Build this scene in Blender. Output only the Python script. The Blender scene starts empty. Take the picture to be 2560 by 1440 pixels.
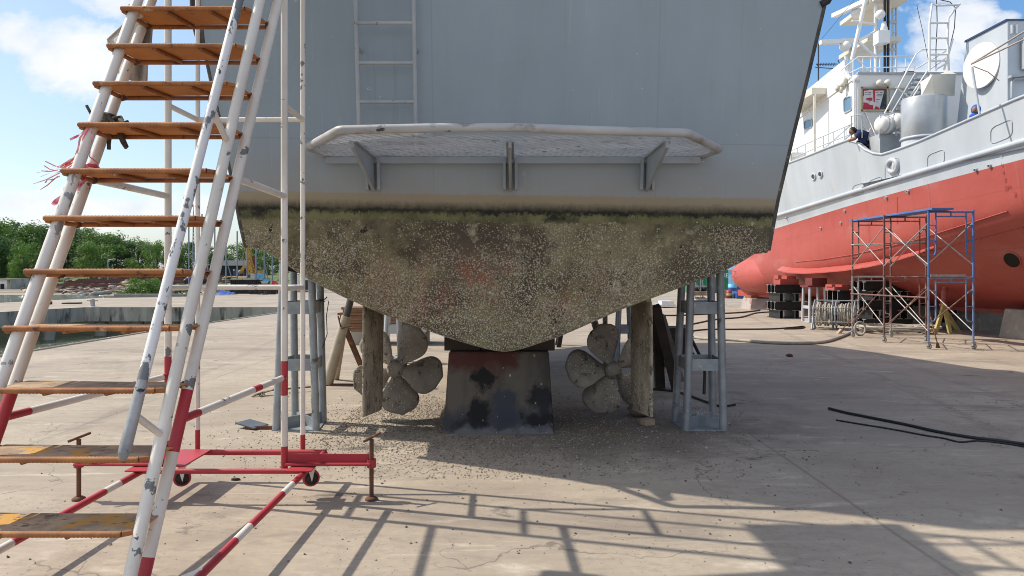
import bpy, math, random
from mathutils import Vector, Matrix, noise as mnoise
random.seed(7)
R = math.radians
V = Vector
SC = 1.3                      # metres per design unit
FPX = 1800.0                  # focal length in photograph pixels
scene = bpy.context.scene
COL = scene.collection

def P(px, py, y):             # point at depth y that the lens sees at that pixel
    return V(((px-1280)*y/FPX, y, 1.5-(py-680)*y/FPX))
def G(px, py):                # ground point under a pixel
    return P(px, py, 1.5*FPX/(py-680))

# ------------------------------------------------------------------ meshes
class MB:
    def __init__(s): s.v=[]; s.f=[]; s.m=[]; s.s=[]
    def add(s, vs, fs, mi=0, sm=False):
        o=len(s.v); s.v += [V(a) for a in vs]
        for f in fs: s.f.append([i+o for i in f]); s.m.append(mi); s.s.append(sm)
        return s
    def hexa(s, p, mi=0):     # 4 bottom then 4 top
        return s.add(p, [(3,2,1,0),(4,5,6,7),(0,1,5,4),(1,2,6,5),(2,3,7,6),(3,0,4,7)], mi)
    def box(s, lo, hi, mi=0):
        x0,y0,z0=lo; x1,y1,z1=hi
        return s.hexa([(x0,y0,z0),(x1,y0,z0),(x1,y1,z0),(x0,y1,z0),(x0,y0,z1),(x1,y0,z1),(x1,y1,z1),(x0,y1,z1)], mi)
    def obox(s, c, size, rot=None, mi=0):
        h=V(size)/2; c=V(c); pts=[]
        for dz in (-1,1):
            for dx,dy in ((-1,-1),(1,-1),(1,1),(-1,1)):
                p=V((dx*h.x,dy*h.y,dz*h.z)); pts.append(c+(rot@p if rot else p))
        return s.hexa(pts, mi)
    def bar(s, a, b, w, h, up=(0,0,1), mi=0):
        a=V(a); b=V(b); d=(b-a).normalized(); sd=d.cross(V(up))
        if sd.length<1e-4: sd=V((1,0,0))
        sd=sd.normalized()*w/2; u=sd.cross(d).normalized()*h/2
        return s.hexa([a-sd-u,a+sd-u,b+sd-u,b-sd-u,a-sd+u,a+sd+u,b+sd+u,b-sd+u], mi)
    def tube(s, a, b, r, r1=None, n=10, mi=0, caps=True):
        return s.path([a,b], r, n, mi, r1=r1, caps=caps)
    def path(s, pts, r, n=8, mi=0, closed=False, r1=None, caps=True):
        pts=[V(p) for p in pts]; k=len(pts); rings=[]; prev=None
        for i,p in enumerate(pts):
            if closed: t=(pts[(i+1)%k]-pts[i-1])
            else: t=pts[min(i+1,k-1)]-pts[max(i-1,0)]
            t=t.normalized() if t.length>1e-9 else V((0,0,1))
            if prev is None:
                q=t.cross(V((0,0,1)))
                if q.length<1e-3: q=t.cross(V((1,0,0)))
            else:
                q=prev-t*prev.dot(t)
            q.normalize(); prev=q; w=t.cross(q)
            rr=r[i] if isinstance(r,(list,tuple)) else (r if r1 is None else r+(r1-r)*i/(k-1))
            rings.append([p+(q*math.cos(2*math.pi*j/n)+w*math.sin(2*math.pi*j/n))*rr for j in range(n)])
        vs=[x for g in rings for x in g]; fs=[]
        for i in range(k if closed else k-1):
            a=i*n; b=((i+1)%k)*n
            for j in range(n): fs.append((a+j,a+(j+1)%n,b+(j+1)%n,b+j))
        s.add(vs,fs,mi,True)
        if caps and not closed:
            s.add(rings[0],[tuple(range(n-1,-1,-1))],mi); s.add(rings[-1],[tuple(range(n))],mi)
        return s
    def prism(s, poly, vec, mi=0):
        n=len(poly); a=[V(p) for p in poly]; b=[p+V(vec) for p in a]
        fs=[tuple(range(n-1,-1,-1)),tuple(range(n,2*n))]+[(i,(i+1)%n,n+(i+1)%n,n+i) for i in range(n)]
        return s.add(a+b,fs,mi)
    def lathe(s, prof, o, ax=(0,0,1), n=20, mi=0, sm=True):
        o=V(o); ax=V(ax).normalized(); q=ax.cross(V((0,0,1)))
        if q.length<1e-3: q=V((1,0,0))
        q.normalize(); w=ax.cross(q); vs=[];fs=[]
        for r,h in prof:
            for j in range(n):
                t=2*math.pi*j/n; vs.append(o+ax*h+(q*math.cos(t)+w*math.sin(t))*r)
        for i in range(len(prof)-1):
            for j in range(n): fs.append((i*n+j,i*n+(j+1)%n,(i+1)*n+(j+1)%n,(i+1)*n+j))
        return s.add(vs,fs,mi,sm)
    def ell(s, c, r, nu=12, nv=8, jit=0, mi=0, rot=None):
        c=V(c); vs=[];fs=[]
        for i in range(nv+1):
            a=math.pi*i/nv
            for j in range(nu):
                t=2*math.pi*j/nu; k=1+random.uniform(-jit,jit)
                p=V((r[0]*math.sin(a)*math.cos(t)*k,r[1]*math.sin(a)*math.sin(t)*k,r[2]*math.cos(a)*k))
                vs.append(c+(rot@p if rot else p))
        for i in range(nv):
            for j in range(nu): fs.append((i*nu+j,(i+1)*nu+j,(i+1)*nu+(j+1)%nu,i*nu+(j+1)%nu))
        return s.add(vs,fs,mi,True)
    def grid(s, fn, nu, nv, mi=0, sm=True):
        vs=[fn(i/nu,j/nv) for j in range(nv+1) for i in range(nu+1)]
        fs=[(j*(nu+1)+i,j*(nu+1)+i+1,(j+1)*(nu+1)+i+1,(j+1)*(nu+1)+i) for j in range(nv) for i in range(nu)]
        return s.add(vs,fs,mi,sm)
    def torus(s, c, R0, r, ax=(0,0,1), n=24, m=6, mi=0):
        c=V(c); ax=V(ax).normalized(); q=ax.cross(V((0,0,1)))
        if q.length<1e-3: q=V((1,0,0))
        q.normalize(); w=ax.cross(q)
        return s.path([c+(q*math.cos(2*math.pi*i/n)+w*math.sin(2*math.pi*i/n))*R0 for i in range(n)], r, m, mi, closed=True)

BASE = {}
def tag(o, label=None, cat=None, group=None, kind=None):
    if label: o['label']=label
    if cat: o['category']=cat
    if group: o['group']=group
    if kind: o['kind']=kind
    return o
CAM=V((0,0,1.5)); XF=[1.0]
def xf(p): p=V(p); return p if XF[0]==1 else CAM+(p-CAM)*XF[0]
def thing(name, label, cat, loc=(0,0,0), group=None):
    loc=xf(loc)
    o=bpy.data.objects.new(name,None); COL.objects.link(o); o.empty_display_size=.1
    o.location=V(loc)*SC; BASE[o]=V(loc)
    return tag(o,label,cat,group)
def obj(name, mb, mats, parent=None, label=None, cat=None, group=None, kind=None, bevel=0, solid=0, base=None):
    if XF[0]!=1: mb.v=[xf(p) for p in mb.v]
    if parent is not None: b=BASE[parent]
    elif base is not None: b=V(base)
    elif kind: b=V((0,0,0))
    else:
        xs=[p.x for p in mb.v]; ys=[p.y for p in mb.v]
        b=V(((min(xs)+max(xs))/2,(min(ys)+max(ys))/2,min(p.z for p in mb.v)))
    me=bpy.data.meshes.new(name)
    me.from_pydata([(p-b)*SC for p in mb.v],[],mb.f)
    if not isinstance(mats,(list,tuple)): mats=[mats]
    for m in mats: me.materials.append(m)
    me.polygons.foreach_set('material_index',mb.m); me.polygons.foreach_set('use_smooth',mb.s)
    me.update()
    o=bpy.data.objects.new(name,me); COL.objects.link(o); BASE[o]=b
    if parent is not None: o.parent=parent
    else: o.location=b*SC
    if bevel:
        m=o.modifiers.new('Bevel','BEVEL'); m.width=bevel*SC; m.segments=2; m.limit_method='ANGLE'; m.angle_limit=R(35)
    if solid:
        m=o.modifiers.new('Solidify','SOLIDIFY'); m.thickness=solid*SC
    return tag(o,label,cat,group,kind)
def dup(root, loc, label=None, group=None, rotz=None, scale=None):
    def rec(o,par):
        c=o.copy(); COL.objects.link(c); BASE[c]=V(loc)
        if par is not None: c.parent=par
        for ch in list(o.children): rec(ch,c)
        return c
    c=rec(root,None); c.location=V(loc)*SC
    if rotz is not None: c.rotation_euler=(0,0,rotz)
    if scale is not None: c.scale=(scale,)*3 if not isinstance(scale,(tuple,list)) else scale
    if label: c['label']=label
    if group: c['group']=group
    return c
def text_mesh(mb, txt, size, o, ux, uy, depth=.004, mi=0):   # lettering laid out from o along ux, up along uy
    cu=bpy.data.curves.new('lettering','FONT'); cu.body=txt; cu.size=size; cu.align_x='CENTER'; cu.align_y='CENTER'
    ob=bpy.data.objects.new('lettering',cu); COL.objects.link(ob)
    dg=bpy.context.evaluated_depsgraph_get(); me=ob.evaluated_get(dg).to_mesh()
    ux=V(ux).normalized(); uy=V(uy).normalized(); nn=ux.cross(uy); o=V(o)
    pts=[o+ux*v.co.x+uy*v.co.y+nn*depth for v in me.vertices]
    mb.add(pts,[tuple(p.vertices) for p in me.polygons],mi)
    bpy.data.objects.remove(ob); bpy.data.curves.remove(cu)

# ------------------------------------------------------------------ materials
class NT:
    def __init__(s, tree): s.t=tree; s.N=tree.nodes; s.L=tree.links
    def n(s, typ, ins=None, **props):
        nd=s.N.new(typ)
        for k,v in props.items(): setattr(nd,k,v)
        for k,v in (ins or {}).items():
            s.set(nd.inputs[k],v)
        return nd
    def set(s, sock, v):
        if isinstance(v,bpy.types.NodeSocket): s.L.new(v,sock)
        elif isinstance(v,(tuple,list)) and len(v)==3 and sock.type=='RGBA': sock.default_value=(*v,1)
        else: sock.default_value=v
    def pos(s, scale=(1,1,1), off=(0,0,0)):
        g=s.n('ShaderNodeNewGeometry'); k=1/SC
        m=s.n('ShaderNodeMapping',{'Vector':g.outputs['Position'],'Scale':(scale[0]*k,scale[1]*k,scale[2]*k),'Location':off})
        return m.outputs[0]
    def noise(s, vec, sc, det=5, ro=.55, dist=0):
        return s.n('ShaderNodeTexNoise',{'Vector':vec,'Scale':sc,'Detail':det,'Roughness':ro,'Distortion':dist}).outputs['Fac']
    def vor(s, vec, sc, rand=1):
        nd=s.n('ShaderNodeTexVoronoi',{'Vector':vec,'Scale':sc,'Randomness':rand})
        return nd.outputs['Distance'], nd.outputs['Color']
    def m(s, op, a, b=0.0, c=None, clamp=False):
        nd=s.n('ShaderNodeMath',operation=op,use_clamp=clamp); s.set(nd.inputs[0],a); s.set(nd.inputs[1],b)
        if c is not None: s.set(nd.inputs[2],c)
        return nd.outputs[0]
    def mr(s, v, a, b, c=0.0, d=1.0):
        nd=s.n('ShaderNodeMapRange',{0:v,1:a,2:b,3:c,4:d}); nd.clamp=True; return nd.outputs[0]
    def mix(s, f, a, b):
        nd=s.n('ShaderNodeMix',data_type='RGBA'); s.set(nd.inputs[0],f); s.set(nd.inputs[6],a); s.set(nd.inputs[7],b)
        return nd.outputs[2]
    def ramp(s, f, stops, interp='LINEAR'):
        nd=s.n('ShaderNodeValToRGB',{'Fac':f}); cr=nd.color_ramp; cr.interpolation=interp
        while len(cr.elements)<len(stops): cr.elements.new(.5)
        for e,(p,c) in zip(cr.elements,stops): e.position=p; e.color=(*c,1)
        return nd.outputs['Color']
    def sep(s, vec):
        nd=s.n('ShaderNodeSeparateXYZ',{0:vec}); return nd.outputs[0],nd.outputs[1],nd.outputs[2]
    def comb(s,x,y,z=0.0):
        nd=s.n('ShaderNodeCombineXYZ'); s.set(nd.inputs[0],x); s.set(nd.inputs[1],y); s.set(nd.inputs[2],z); return nd.outputs[0]
    def bump(s, h, st=.3, d=.01):
        return s.n('ShaderNodeBump',{'Height':h,'Strength':st,'Distance':d*SC}).outputs[0]
def newmat(name):
    m=bpy.data.materials.new(name); m.use_nodes=True; t=NT(m.node_tree)
    b=m.node_tree.nodes['Principled BSDF']
    return m,t,b
def fin(t,b,col,rough=.6,metal=0.0,nrm=None,spec=.5):
    t.set(b.inputs['Base Color'],col); t.set(b.inputs['Roughness'],rough); t.set(b.inputs['Metallic'],metal)
    b.inputs['Specular IOR Level'].default_value=spec
    if nrm is not None: t.set(b.inputs['Normal'],nrm)
def paint(name, c1, c2=None, sc=3, rough=.5, metal=0.0, spots=(), bump=.15, bsc=30, stretch=(1,1,1), spec=.5):
    m,t,b=newmat(name); p=t.pos(stretch)
    c2=c2 or tuple(x*.8 for x in c1)
    col=t.mix(t.mr(t.noise(p,sc,6),.35,.65),c1,c2)
    for i,(sc_c,sc_s,th,soft) in enumerate(spots):
        f=t.mr(t.noise(t.pos(stretch,(3.1*i+1,7.7*i,2.2)),sc_s,7,.6),th,th+soft)
        col=t.mix(f,col,sc_c)
    fin(t,b,col,rough,metal,t.bump(t.noise(p,bsc,4),bump,.006),spec)
    return m
def flat(name,c,rough=.6,metal=0.0): return paint(name,c,tuple(x*.85 for x in c),4,rough,metal,bump=.05)

WHITEP = paint('white_tube_paint',(.78,.75,.69),(.64,.60,.53),2.2,.42,spots=[((.17,.17,.17),8,.625,.012),((.36,.22,.12),12,.66,.06),((.06,.06,.06),21,.70,.01)],bump=.1)
PEELP  = paint('peeling_white_paint',(.80,.80,.79),(.68,.67,.65),3,.45,spots=[((.16,.17,.18),6.5,.545,.012),((.05,.05,.05),23,.64,.02)],bump=.25,stretch=(1,1,.55))
BAREP  = paint('bare_tube_metal',(.16,.165,.17),(.42,.42,.42),6,.45,.3,spots=[((.04,.04,.04),20,.6,.03)])
REDP   = paint('red_tube_paint',(.45,.035,.05),(.36,.03,.04),4,.5,spots=[((.42,.36,.36),13,.70,.02),((.14,.05,.03),8,.68,.08)])
def step_mat():
    m,t,b=newmat('rusty_step_plate'); p=t.pos()
    g=t.n('ShaderNodeNewGeometry'); nz=t.sep(g.outputs['Normal'])[2]
    under=t.mix(t.mr(t.noise(p,5,6),.35,.7),(.58,.235,.055),(.44,.15,.035))
    under=t.mix(t.mr(t.noise(p,17,6),.66,.72),under,(.11,.04,.02))
    top=t.mix(t.mr(t.noise(p,9,6),.42,.62),(.27,.19,.12),(.45,.33,.20))
    top=t.mix(t.mr(t.noise(t.pos((1,1,1),(4,1,0)),6,5),.56,.62),top,(.50,.27,.05))
    top=t.mix(t.mr(t.noise(t.pos((1,2,1),(9,3,0)),16,4),.60,.64),top,(.13,.085,.055))
    col=t.mix(t.mr(nz,.4,.6),under,top)
    fin(t,b,col,.8,0,t.bump(t.noise(p,40,4),.4,.006)); return m
STEP = step_mat()
RUSTO = paint('orange_rust_bar',(.42,.18,.06),(.26,.10,.04),9,.75,spots=[((.10,.04,.025),14,.6,.08),((.55,.38,.22),11,.64,.1)],bump=.4)
RUST  = paint('dark_rust',(.17,.07,.04),(.09,.045,.03),7,.85,spots=[((.30,.13,.06),10,.58,.08)],bump=.4)
GALV  = paint('galvanised_steel',(.33,.36,.385),(.23,.26,.28),6,.5,.35,spots=[((.42,.45,.46),14,.60,.1),((.11,.105,.10),5,.62,.06)],bump=.15)
WBOAT = paint('weathered_white_boat_paint',(.52,.525,.53),(.40,.405,.41),5,.5,spots=[((.25,.235,.21),8,.57,.10),((.05,.05,.05),15,.66,.02)],stretch=(.5,1,1))
GREYP = paint('grey_boat_paint',(.34,.38,.41),(.28,.31,.33),2,.45,spots=[((.20,.18,.15),7,.66,.15)])
BLACK = flat('black_rubber',(.02,.02,.021),.6)
DKTIM = paint('dark_timber',(.055,.04,.032),(.03,.022,.018),5,.85,stretch=(.3,1,1),bump=.4)
TIMB  = paint('brown_timber',(.27,.135,.07),(.15,.075,.042),4,.8,spots=[((.40,.28,.17),9,.6,.1)],stretch=(.3,1,4),bump=.4)
PALET = paint('pale_timber',(.44,.34,.24),(.28,.21,.14),4,.8,bump=.4)
STEELK= flat('black_steel_beam',(.022,.021,.022),.55)
STEELE= flat('grey_steel_edge',(.26,.245,.23),.6)
SHIPW = paint('white_ship_paint',(.80,.80,.79),(.75,.75,.73),1.5,.4,spots=[((.55,.47,.36),6,.74,.1)],bump=.05)
SHIPC = paint('cream_ship_paint',(.70,.67,.58),(.60,.57,.49),2,.45,bump=.05)
SHIPG = paint('pale_grey_ship_paint',(.50,.55,.60),(.43,.475,.52),1.2,.4,spots=[((.45,.43,.39),4,.60,.12),((.40,.30,.22),9,.72,.08)],stretch=(1,1,.3),bump=.06)
def red_hull():
    m,t,b=newmat('red_antifouling_paint'); p=t.pos((.5,.5,1.3))
    c=t.mix(t.mr(t.noise(p,1.2,5),.35,.65),(.385,.068,.053),(.42,.086,.068))
    c=t.mix(t.mr(t.noise(t.pos((.35,.35,1.2),(5,2,1)),1.1,6),.57,.72),c,(.43,.13,.115))
    c=t.mix(t.mr(t.noise(t.pos((1,1,.12),(2,8,1)),5,6),.60,.78),c,(.30,.055,.042))
    x,y,z=t.sep(t.pos()); sy=t.m('ABSOLUTE',t.m('SUBTRACT',t.m('MODULO',t.m('ADD',y,40),2.6),1.3)); sz=t.m('ABSOLUTE',t.m('SUBTRACT',t.m('MODULO',t.m('SUBTRACT',z,t.m('MULTIPLY',y,-.045)),1.05),.52))
    sm=t.m('MAXIMUM',t.mr(sy,.008,.02,.5,0),t.mr(sz,.006,.015,.35,0)); c=t.mix(sm,c,(.25,.05,.04))
    c=t.mix(t.mr(t.noise(t.pos((1,3,.25),(7,7,7)),2.2,6,.7),.60,.72,0,.55),c,(.44,.17,.145))
    fr=t.m('MULTIPLY',t.m('ABSOLUTE',t.m('SUBTRACT',t.m('MODULO',t.m('ADD',y,40),.65),.325)),1.6)
    fin(t,b,c,.55,0,t.bump(t.m('ADD',t.m('ADD',t.m('MULTIPLY',t.noise(t.pos(),22,4),.25),fr),t.m('MULTIPLY',t.noise(t.pos(),2.2,3),1.2)),.22,.035)); return m
REDH=red_hull()
SHIPM = flat('mid_grey_ship_paint',(.42,.45,.48),.45)
SILV  = paint('silver_drum_paint',(.50,.53,.55),(.42,.45,.47),3,.35,.4,bump=.05)
GLASS = flat('dark_window_glass',(.03,.055,.08),.06)
GLASSB= flat('blue_window_glass',(.12,.22,.32),.06)
TAPE  = flat('masking_tape',(.55,.49,.34),.8)
PLAST = flat('plastic_sheet',(.55,.58,.60),.3)
POSTW = flat('poster_white',(.72,.71,.72),.6); POSTR=flat('poster_red',(.55,.03,.06),.6); POSTK=flat('poster_black',(.05,.05,.06),.6)
HOLE  = flat('black_opening',(.006,.006,.006),.9)
CLOTH = paint('grey_cloth',(.60,.56,.51),(.50,.46,.42),6,.95,bump=.5,bsc=120)
ROPE  = paint('dark_rope',(.10,.09,.075),(.05,.047,.04),15,.95,bump=.5)
HOSE  = paint('grey_hose',(.40,.37,.32),(.30,.28,.24),8,.7)
CABLE = flat('black_cable',(.015,.015,.016),.5)
CONCB = paint('concrete_block_grey',(.36,.33,.29),(.27,.25,.22),3,.9,spots=[((.46,.43,.39),8,.6,.1),((.30,.08,.06),2.5,.72,.08)],bump=.4)
BLUEP = paint('blue_scaffold_paint',(.06,.19,.50),(.05,.15,.40),6,.5,spots=[((.30,.14,.09),9,.58,.04),((.35,.38,.42),12,.66,.04)])
BROWNP= paint('worn_brown_scaffold_pipe',(.22,.105,.085),(.14,.07,.06),8,.6,spots=[((.33,.31,.30),9,.58,.08)])
GREYPI= paint('worn_grey_scaffold_pipe',(.42,.40,.39),(.32,.30,.29),8,.5,.2,spots=[((.24,.13,.09),9,.62,.06)])
YELLO = paint('faded_yellow_paint',(.48,.40,.13),(.40,.33,.11),5,.6,spots=[((.16,.09,.05),9,.66,.06)])
SKIN=flat('skin',(.30,.16,.10),.6); HAIR=flat('black_hair',(.012,.01,.01),.7); NAVY=flat('navy_cloth',(.02,.03,.09),.9); BLUEC=flat('bright_blue_cloth',(.02,.12,.55),.9)
CRANEY=flat('crane_yellow',(.50,.27,.03),.6); CONTB=flat('light_blue_paint',(.12,.42,.68),.5); DBLUE=flat('dark_blue_paint',(.03,.07,.28),.5)
CONTG=flat('container_green',(.02,.22,.12),.5); TARPB=flat('blue_tarp',(.015,.075,.36),.6); ORNG=flat('orange_paint',(.55,.15,.02),.6)
WHITE=flat('white_paint',(.75,.75,.74),.5); REDB=flat('bright_red_paint',(.55,.03,.03),.5)
POLE=flat('blue_grey_pole',(.20,.25,.29),.5)
DKSHED=flat('dark_shed_wall',(.02,.025,.03),.8)
REDEARTH=paint('rusty_rail_steel',(.17,.075,.06),(.11,.05,.042),3,.85)
STONE=paint('grey_rock',(.28,.27,.25),(.17,.165,.15),4,.9,bump=.5)
DKCONC=paint('stained_quay_wall',(.42,.40,.34),(.26,.25,.21),2.5,.9,spots=[((.30,.29,.25),3,.64,.12),((.06,.06,.05),4,.52,.16)],stretch=(1,1,.25),bump=.4)

def concrete():
    m,t,b=newmat('weathered_concrete_ground'); p=t.pos(); x,y,z=t.sep(p)
    c=t.mix(t.mr(t.noise(p,.45,6,.6),.35,.68),(.46,.395,.305),(.31,.26,.205))
    c=t.mix(t.mr(t.noise(t.pos((.35,1.3,1),(3,1,0)),1.1,7,.62,.6),.48,.72),c,(.285,.235,.185))
    c=t.mix(t.mr(t.noise(t.pos((.8,2.2,1),(8,4,0)),1.6,6,.6,.4),.60,.70),c,(.54,.475,.385))
    c=t.mix(t.mr(t.noise(t.pos((1,1,1),(1,9,0)),.9,5),.62,.72),c,(.33,.245,.175))
    c=t.mix(t.mr(t.noise(p,14,6,.7),.35,.75,0,.6),c,(.28,.245,.21))
    c=t.mix(t.mr(t.noise(t.pos((1.0,2.6,1),(5,5,5)),3.6,7,.72,.5),.52,.66,0,.6),c,(.27,.225,.185))
    c=t.mix(t.mr(t.noise(t.pos((.25,3.0,1),(2,6,5)),2.2,6,.7,.3),.60,.70,0,.7),c,(.56,.50,.41))
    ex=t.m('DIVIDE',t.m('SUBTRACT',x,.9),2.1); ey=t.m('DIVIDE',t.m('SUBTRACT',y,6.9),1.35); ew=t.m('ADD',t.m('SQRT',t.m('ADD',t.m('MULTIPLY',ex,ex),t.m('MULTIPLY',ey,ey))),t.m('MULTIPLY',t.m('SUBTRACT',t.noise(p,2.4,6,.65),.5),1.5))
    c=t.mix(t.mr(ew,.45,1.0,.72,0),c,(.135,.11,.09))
    c=t.mix(t.m('MULTIPLY',t.mr(t.noise(p,38,3,.6),.62,.68),t.mr(t.noise(p,1.4,4),.42,.6)),c,(.11,.095,.085))
    st_=t.mr(t.noise(t.pos((.7,1.2,1),(12,4,1)),.75,7,.75,.5),.54,.68,0,.6); c=t.mix(st_,c,(.17,.145,.125))
    oil=t.mr(t.noise(t.pos((1,1.6,1),(2,14,1)),1.9,6,.7,.3),.62,.70,0,.7); c=t.mix(oil,c,(.085,.075,.07))
    for ox,sl in ((3.2,.20),(4.1,.20),(-3.3,-.12)):
        tr=t.m('ABSOLUTE',t.m('SUBTRACT',t.m('SUBTRACT',x,ox),t.m('MULTIPLY',y,sl))); tm_=t.m('MULTIPLY',t.mr(tr,.07,.11,.32,0),t.mr(t.noise(t.pos((3,.6,1),(ox,1,1)),2.5,5,.7),.4,.62)); c=t.mix(tm_,c,(.13,.115,.105))
    # slab joints
    wob=t.m('MULTIPLY',t.m('SUBTRACT',t.noise(p,3,3),.5),.02)
    xj=t.m('ABSOLUTE',t.m('SUBTRACT',t.m('MODULO',t.m('ADD',t.m('ADD',x,wob),260.2),6.4),0.0))
    dj=t.m('MINIMUM',xj,t.m('SUBTRACT',6.4,xj))
    yj=t.m('MODULO',t.m('ADD',t.m('ADD',y,wob),101.4),5.2); dy=t.m('MINIMUM',yj,t.m('SUBTRACT',5.2,yj))
    jn=t.m('MAXIMUM',t.mr(dj,.008,.018,.75,0),t.mr(dy,.007,.014,.5,0))
    c=t.mix(t.m('MULTIPLY',jn,t.mr(t.noise(p,1.1,3),.3,.7,.45,1)),c,(.19,.16,.135))
    # fine cracks: wobbling cell borders, only here and there
    pv=t.n('ShaderNodeVectorMath',operation='ADD'); t.set(pv.inputs[0],p)
    nz=t.n('ShaderNodeTexNoise',{'Vector':p,'Scale':1.6,'Detail':4}); t.set(pv.inputs[1],nz.outputs['Color'])
    ve=t.n('ShaderNodeTexVoronoi',{'Vector':pv.outputs[0],'Scale':.42},feature='DISTANCE_TO_EDGE')
    ck=t.m('MULTIPLY',t.mr(ve.outputs['Distance'],.001,.004,.8,0),t.mr(t.noise(t.pos((1,1,1),(2,2,2)),.35,3),.5,.56))
    c=t.mix(ck,c,(.17,.145,.12))
    h=t.m('ADD',t.m('MULTIPLY',t.noise(p,55,4,.7),.6),t.noise(p,7,5))
    fin(t,b,c,.85,0,t.bump(h,.22,.006),.3); return m
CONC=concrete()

def transom_mat():
    m,t,b=newmat('fouled_boat_paint'); p=t.pos(); x,y,z=t.sep(p)
    hz=t.m('ADD',z,t.m('MULTIPLY',x,.014))
    rag=t.m('ADD',t.m('SUBTRACT',t.noise(t.pos((.7,1,1)),5,9,.78),.5),t.m('MULTIPLY',t.m('SUBTRACT',t.noise(t.pos((1,1,.8)),30,5,.75),.5),1.1)); rag=t.m('ADD',rag,t.m('MULTIPLY',t.mr(t.noise(t.pos((9,1,.6),(2,2,2)),1.6,6,.75),.5,.8,0,.9),.55))
    hn=t.m('ADD',hz,t.m('MULTIPLY',rag,.11))
    # paint above the waterline
    g=t.mix(t.mr(t.noise(t.pos((1.2,1,.35)),1.6,6),.35,.68),(.28,.345,.395),(.25,.305,.35))
    g=t.mix(t.mr(t.m('ADD',hz,t.m('MULTIPLY',rag,.35)),2.2,2.62,.62,0),g,(.285,.275,.255))
    g=t.mix(t.mr(t.noise(t.pos((9,1,.35),(2,1,5)),2.1,5,.7),.63,.76,0,.5),g,(.45,.48,.50))
    g=t.mix(t.mr(t.noise(t.pos((6,1,6),(7,1,3)),2.2,4,.7),.70,.72),g,(.48,.50,.51))
    g=t.mix(t.mr(t.noise(t.pos((6,1,3),(1,5,3)),1.9,5,.7),.70,.725),g,(.12,.12,.12))
    g=t.mix(t.m('MULTIPLY',t.mr(t.noise(t.pos((14,1,.28),(3,3,3)),1.5,5,.72),.58,.74,0,.55),t.mr(t.noise(t.pos((1,1,1),(4,4,8)),1.3,4),.42,.6)),g,(.21,.215,.21))
    g=t.mix(t.m('MULTIPLY',t.mr(t.noise(t.pos((20,1,.35),(9,3,1)),1.4,5,.7),.66,.74,0,.5),t.mr(t.noise(t.pos((1,1,1),(4,6,8)),1.0,4),.5,.6)),g,(.30,.215,.15))
    vs_=t.m('ABSOLUTE',t.m('SUBTRACT',t.m('MODULO',t.m('ADD',x,20.62),1.9),.95)); g=t.mix(t.mr(vs_,.003,.007,.22,0),g,(.15,.165,.18))
    seam=t.mr(t.m('ABSOLUTE',t.m('SUBTRACT',hz,2.61)),.002,.005,.35,0)
    g=t.mix(seam,g,(.14,.15,.16))
    # growth below it
    n1=t.noise(p,2.2,8,.68); n2=t.noise(t.pos((1,1,1),(5,3,1)),4.5,8,.7); n3=t.noise(t.pos((1,1,1),(1,8,4)),1.15,6,.6)
    f=t.mix(t.mr(n1,.42,.58),(.066,.055,.032),(.215,.19,.108))
    f=t.mix(t.mr(n2,.50,.64),f,(.19,.18,.09))
    f=t.mix(t.mr(n3,.50,.62,0,.85),f,(.075,.058,.042))
    f=t.mix(t.mr(t.noise(t.pos((1,1,1),(9,9,2)),3.1,7,.7),.58,.68),f,(.40,.35,.25))
    ctr=t.m('MULTIPLY',t.mr(t.m('ABSOLUTE',t.m('ADD',x,.1)),.5,1.5,1,0),t.mr(t.m('ABSOLUTE',t.m('SUBTRACT',z,1.36)),.12,.36,1,0))
    rd=t.m('MULTIPLY',ctr,t.mr(t.noise(t.pos((1.6,1,1),(3,3,9)),2.2,7,.7),.47,.62))
    f=t.mix(t.m('MULTIPLY',rd,.75),f,(.26,.085,.055))
    f=t.mix(t.mr(t.noise(t.pos((1,1,1),(4,7,7)),5,6,.7),.635,.66),f,(.016,.016,.013))
    dens=t.noise(t.pos((1,1,1),(6,2,6)),1.7,5,.6)
    low=t.mr(z,.75,2.0,.20,-.06)
    dl=t.m('ADD',dens,low)
    hgt=0.0
    for sc,r0,k,th,colr,amt in ((6,.15,.06,.34,(.28,.24,.165),.6),(17,.12,.08,.14,(.52,.47,.38),.8),(34,.20,.12,.50,(.56,.52,.44),.85),(60,.30,.14,.95,(.58,.55,.48),.85)):
        d,cc=t.vor(t.pos((1,1,1),(sc*.37,1.1,sc*.21)),sc)
        r,gg,bb=t.sep(cc)
        on=t.m('LESS_THAN',r,t.m('MULTIPLY',t.mr(dl,.40,.60),th))
        rad=t.m('ADD',r0,t.m('MULTIPLY',gg,.14))
        disc=t.m('MULTIPLY',t.mr(t.m('SUBTRACT',rad,d),-.02,k),on)
        ring=t.mr(t.m('ABSOLUTE',t.m('SUBTRACT',d,t.m('MULTIPLY',rad,.72))),0,.10,.45,0)
        f=t.mix(t.m('MULTIPLY',disc,t.m('SUBTRACT',amt,ring)),f,t.mix(bb,colr,tuple(q*.72 for q in colr)))
        hgt=t.m('ADD',hgt,t.m('MULTIPLY',disc,1.0/sc*6))
    sp=t.m('MULTIPLY',t.mr(t.noise(t.pos((1,1,1),(7,1,7)),75,2,.6),.56,.64),t.mr(t.m('ADD',t.noise(t.pos((1,1,1),(3,9,1)),2.6,6,.68),low),.44,.62,.04,.85))
    f=t.mix(t.m('MULTIPLY',sp,t.mr(z,1.55,1.9,1,.25)),f,(.60,.54,.41))
    dk_=t.mr(t.noise(t.pos((1,1,1),(1,1,9)),42,4,.7),.60,.70,0,.75); f=t.mix(dk_,f,(.045,.038,.03))
    col=f
    col=t.mix(t.mr(hn,1.925,1.942),col,t.mix(t.mr(n2,.4,.6),(.185,.18,.085),(.085,.085,.04)))
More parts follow.
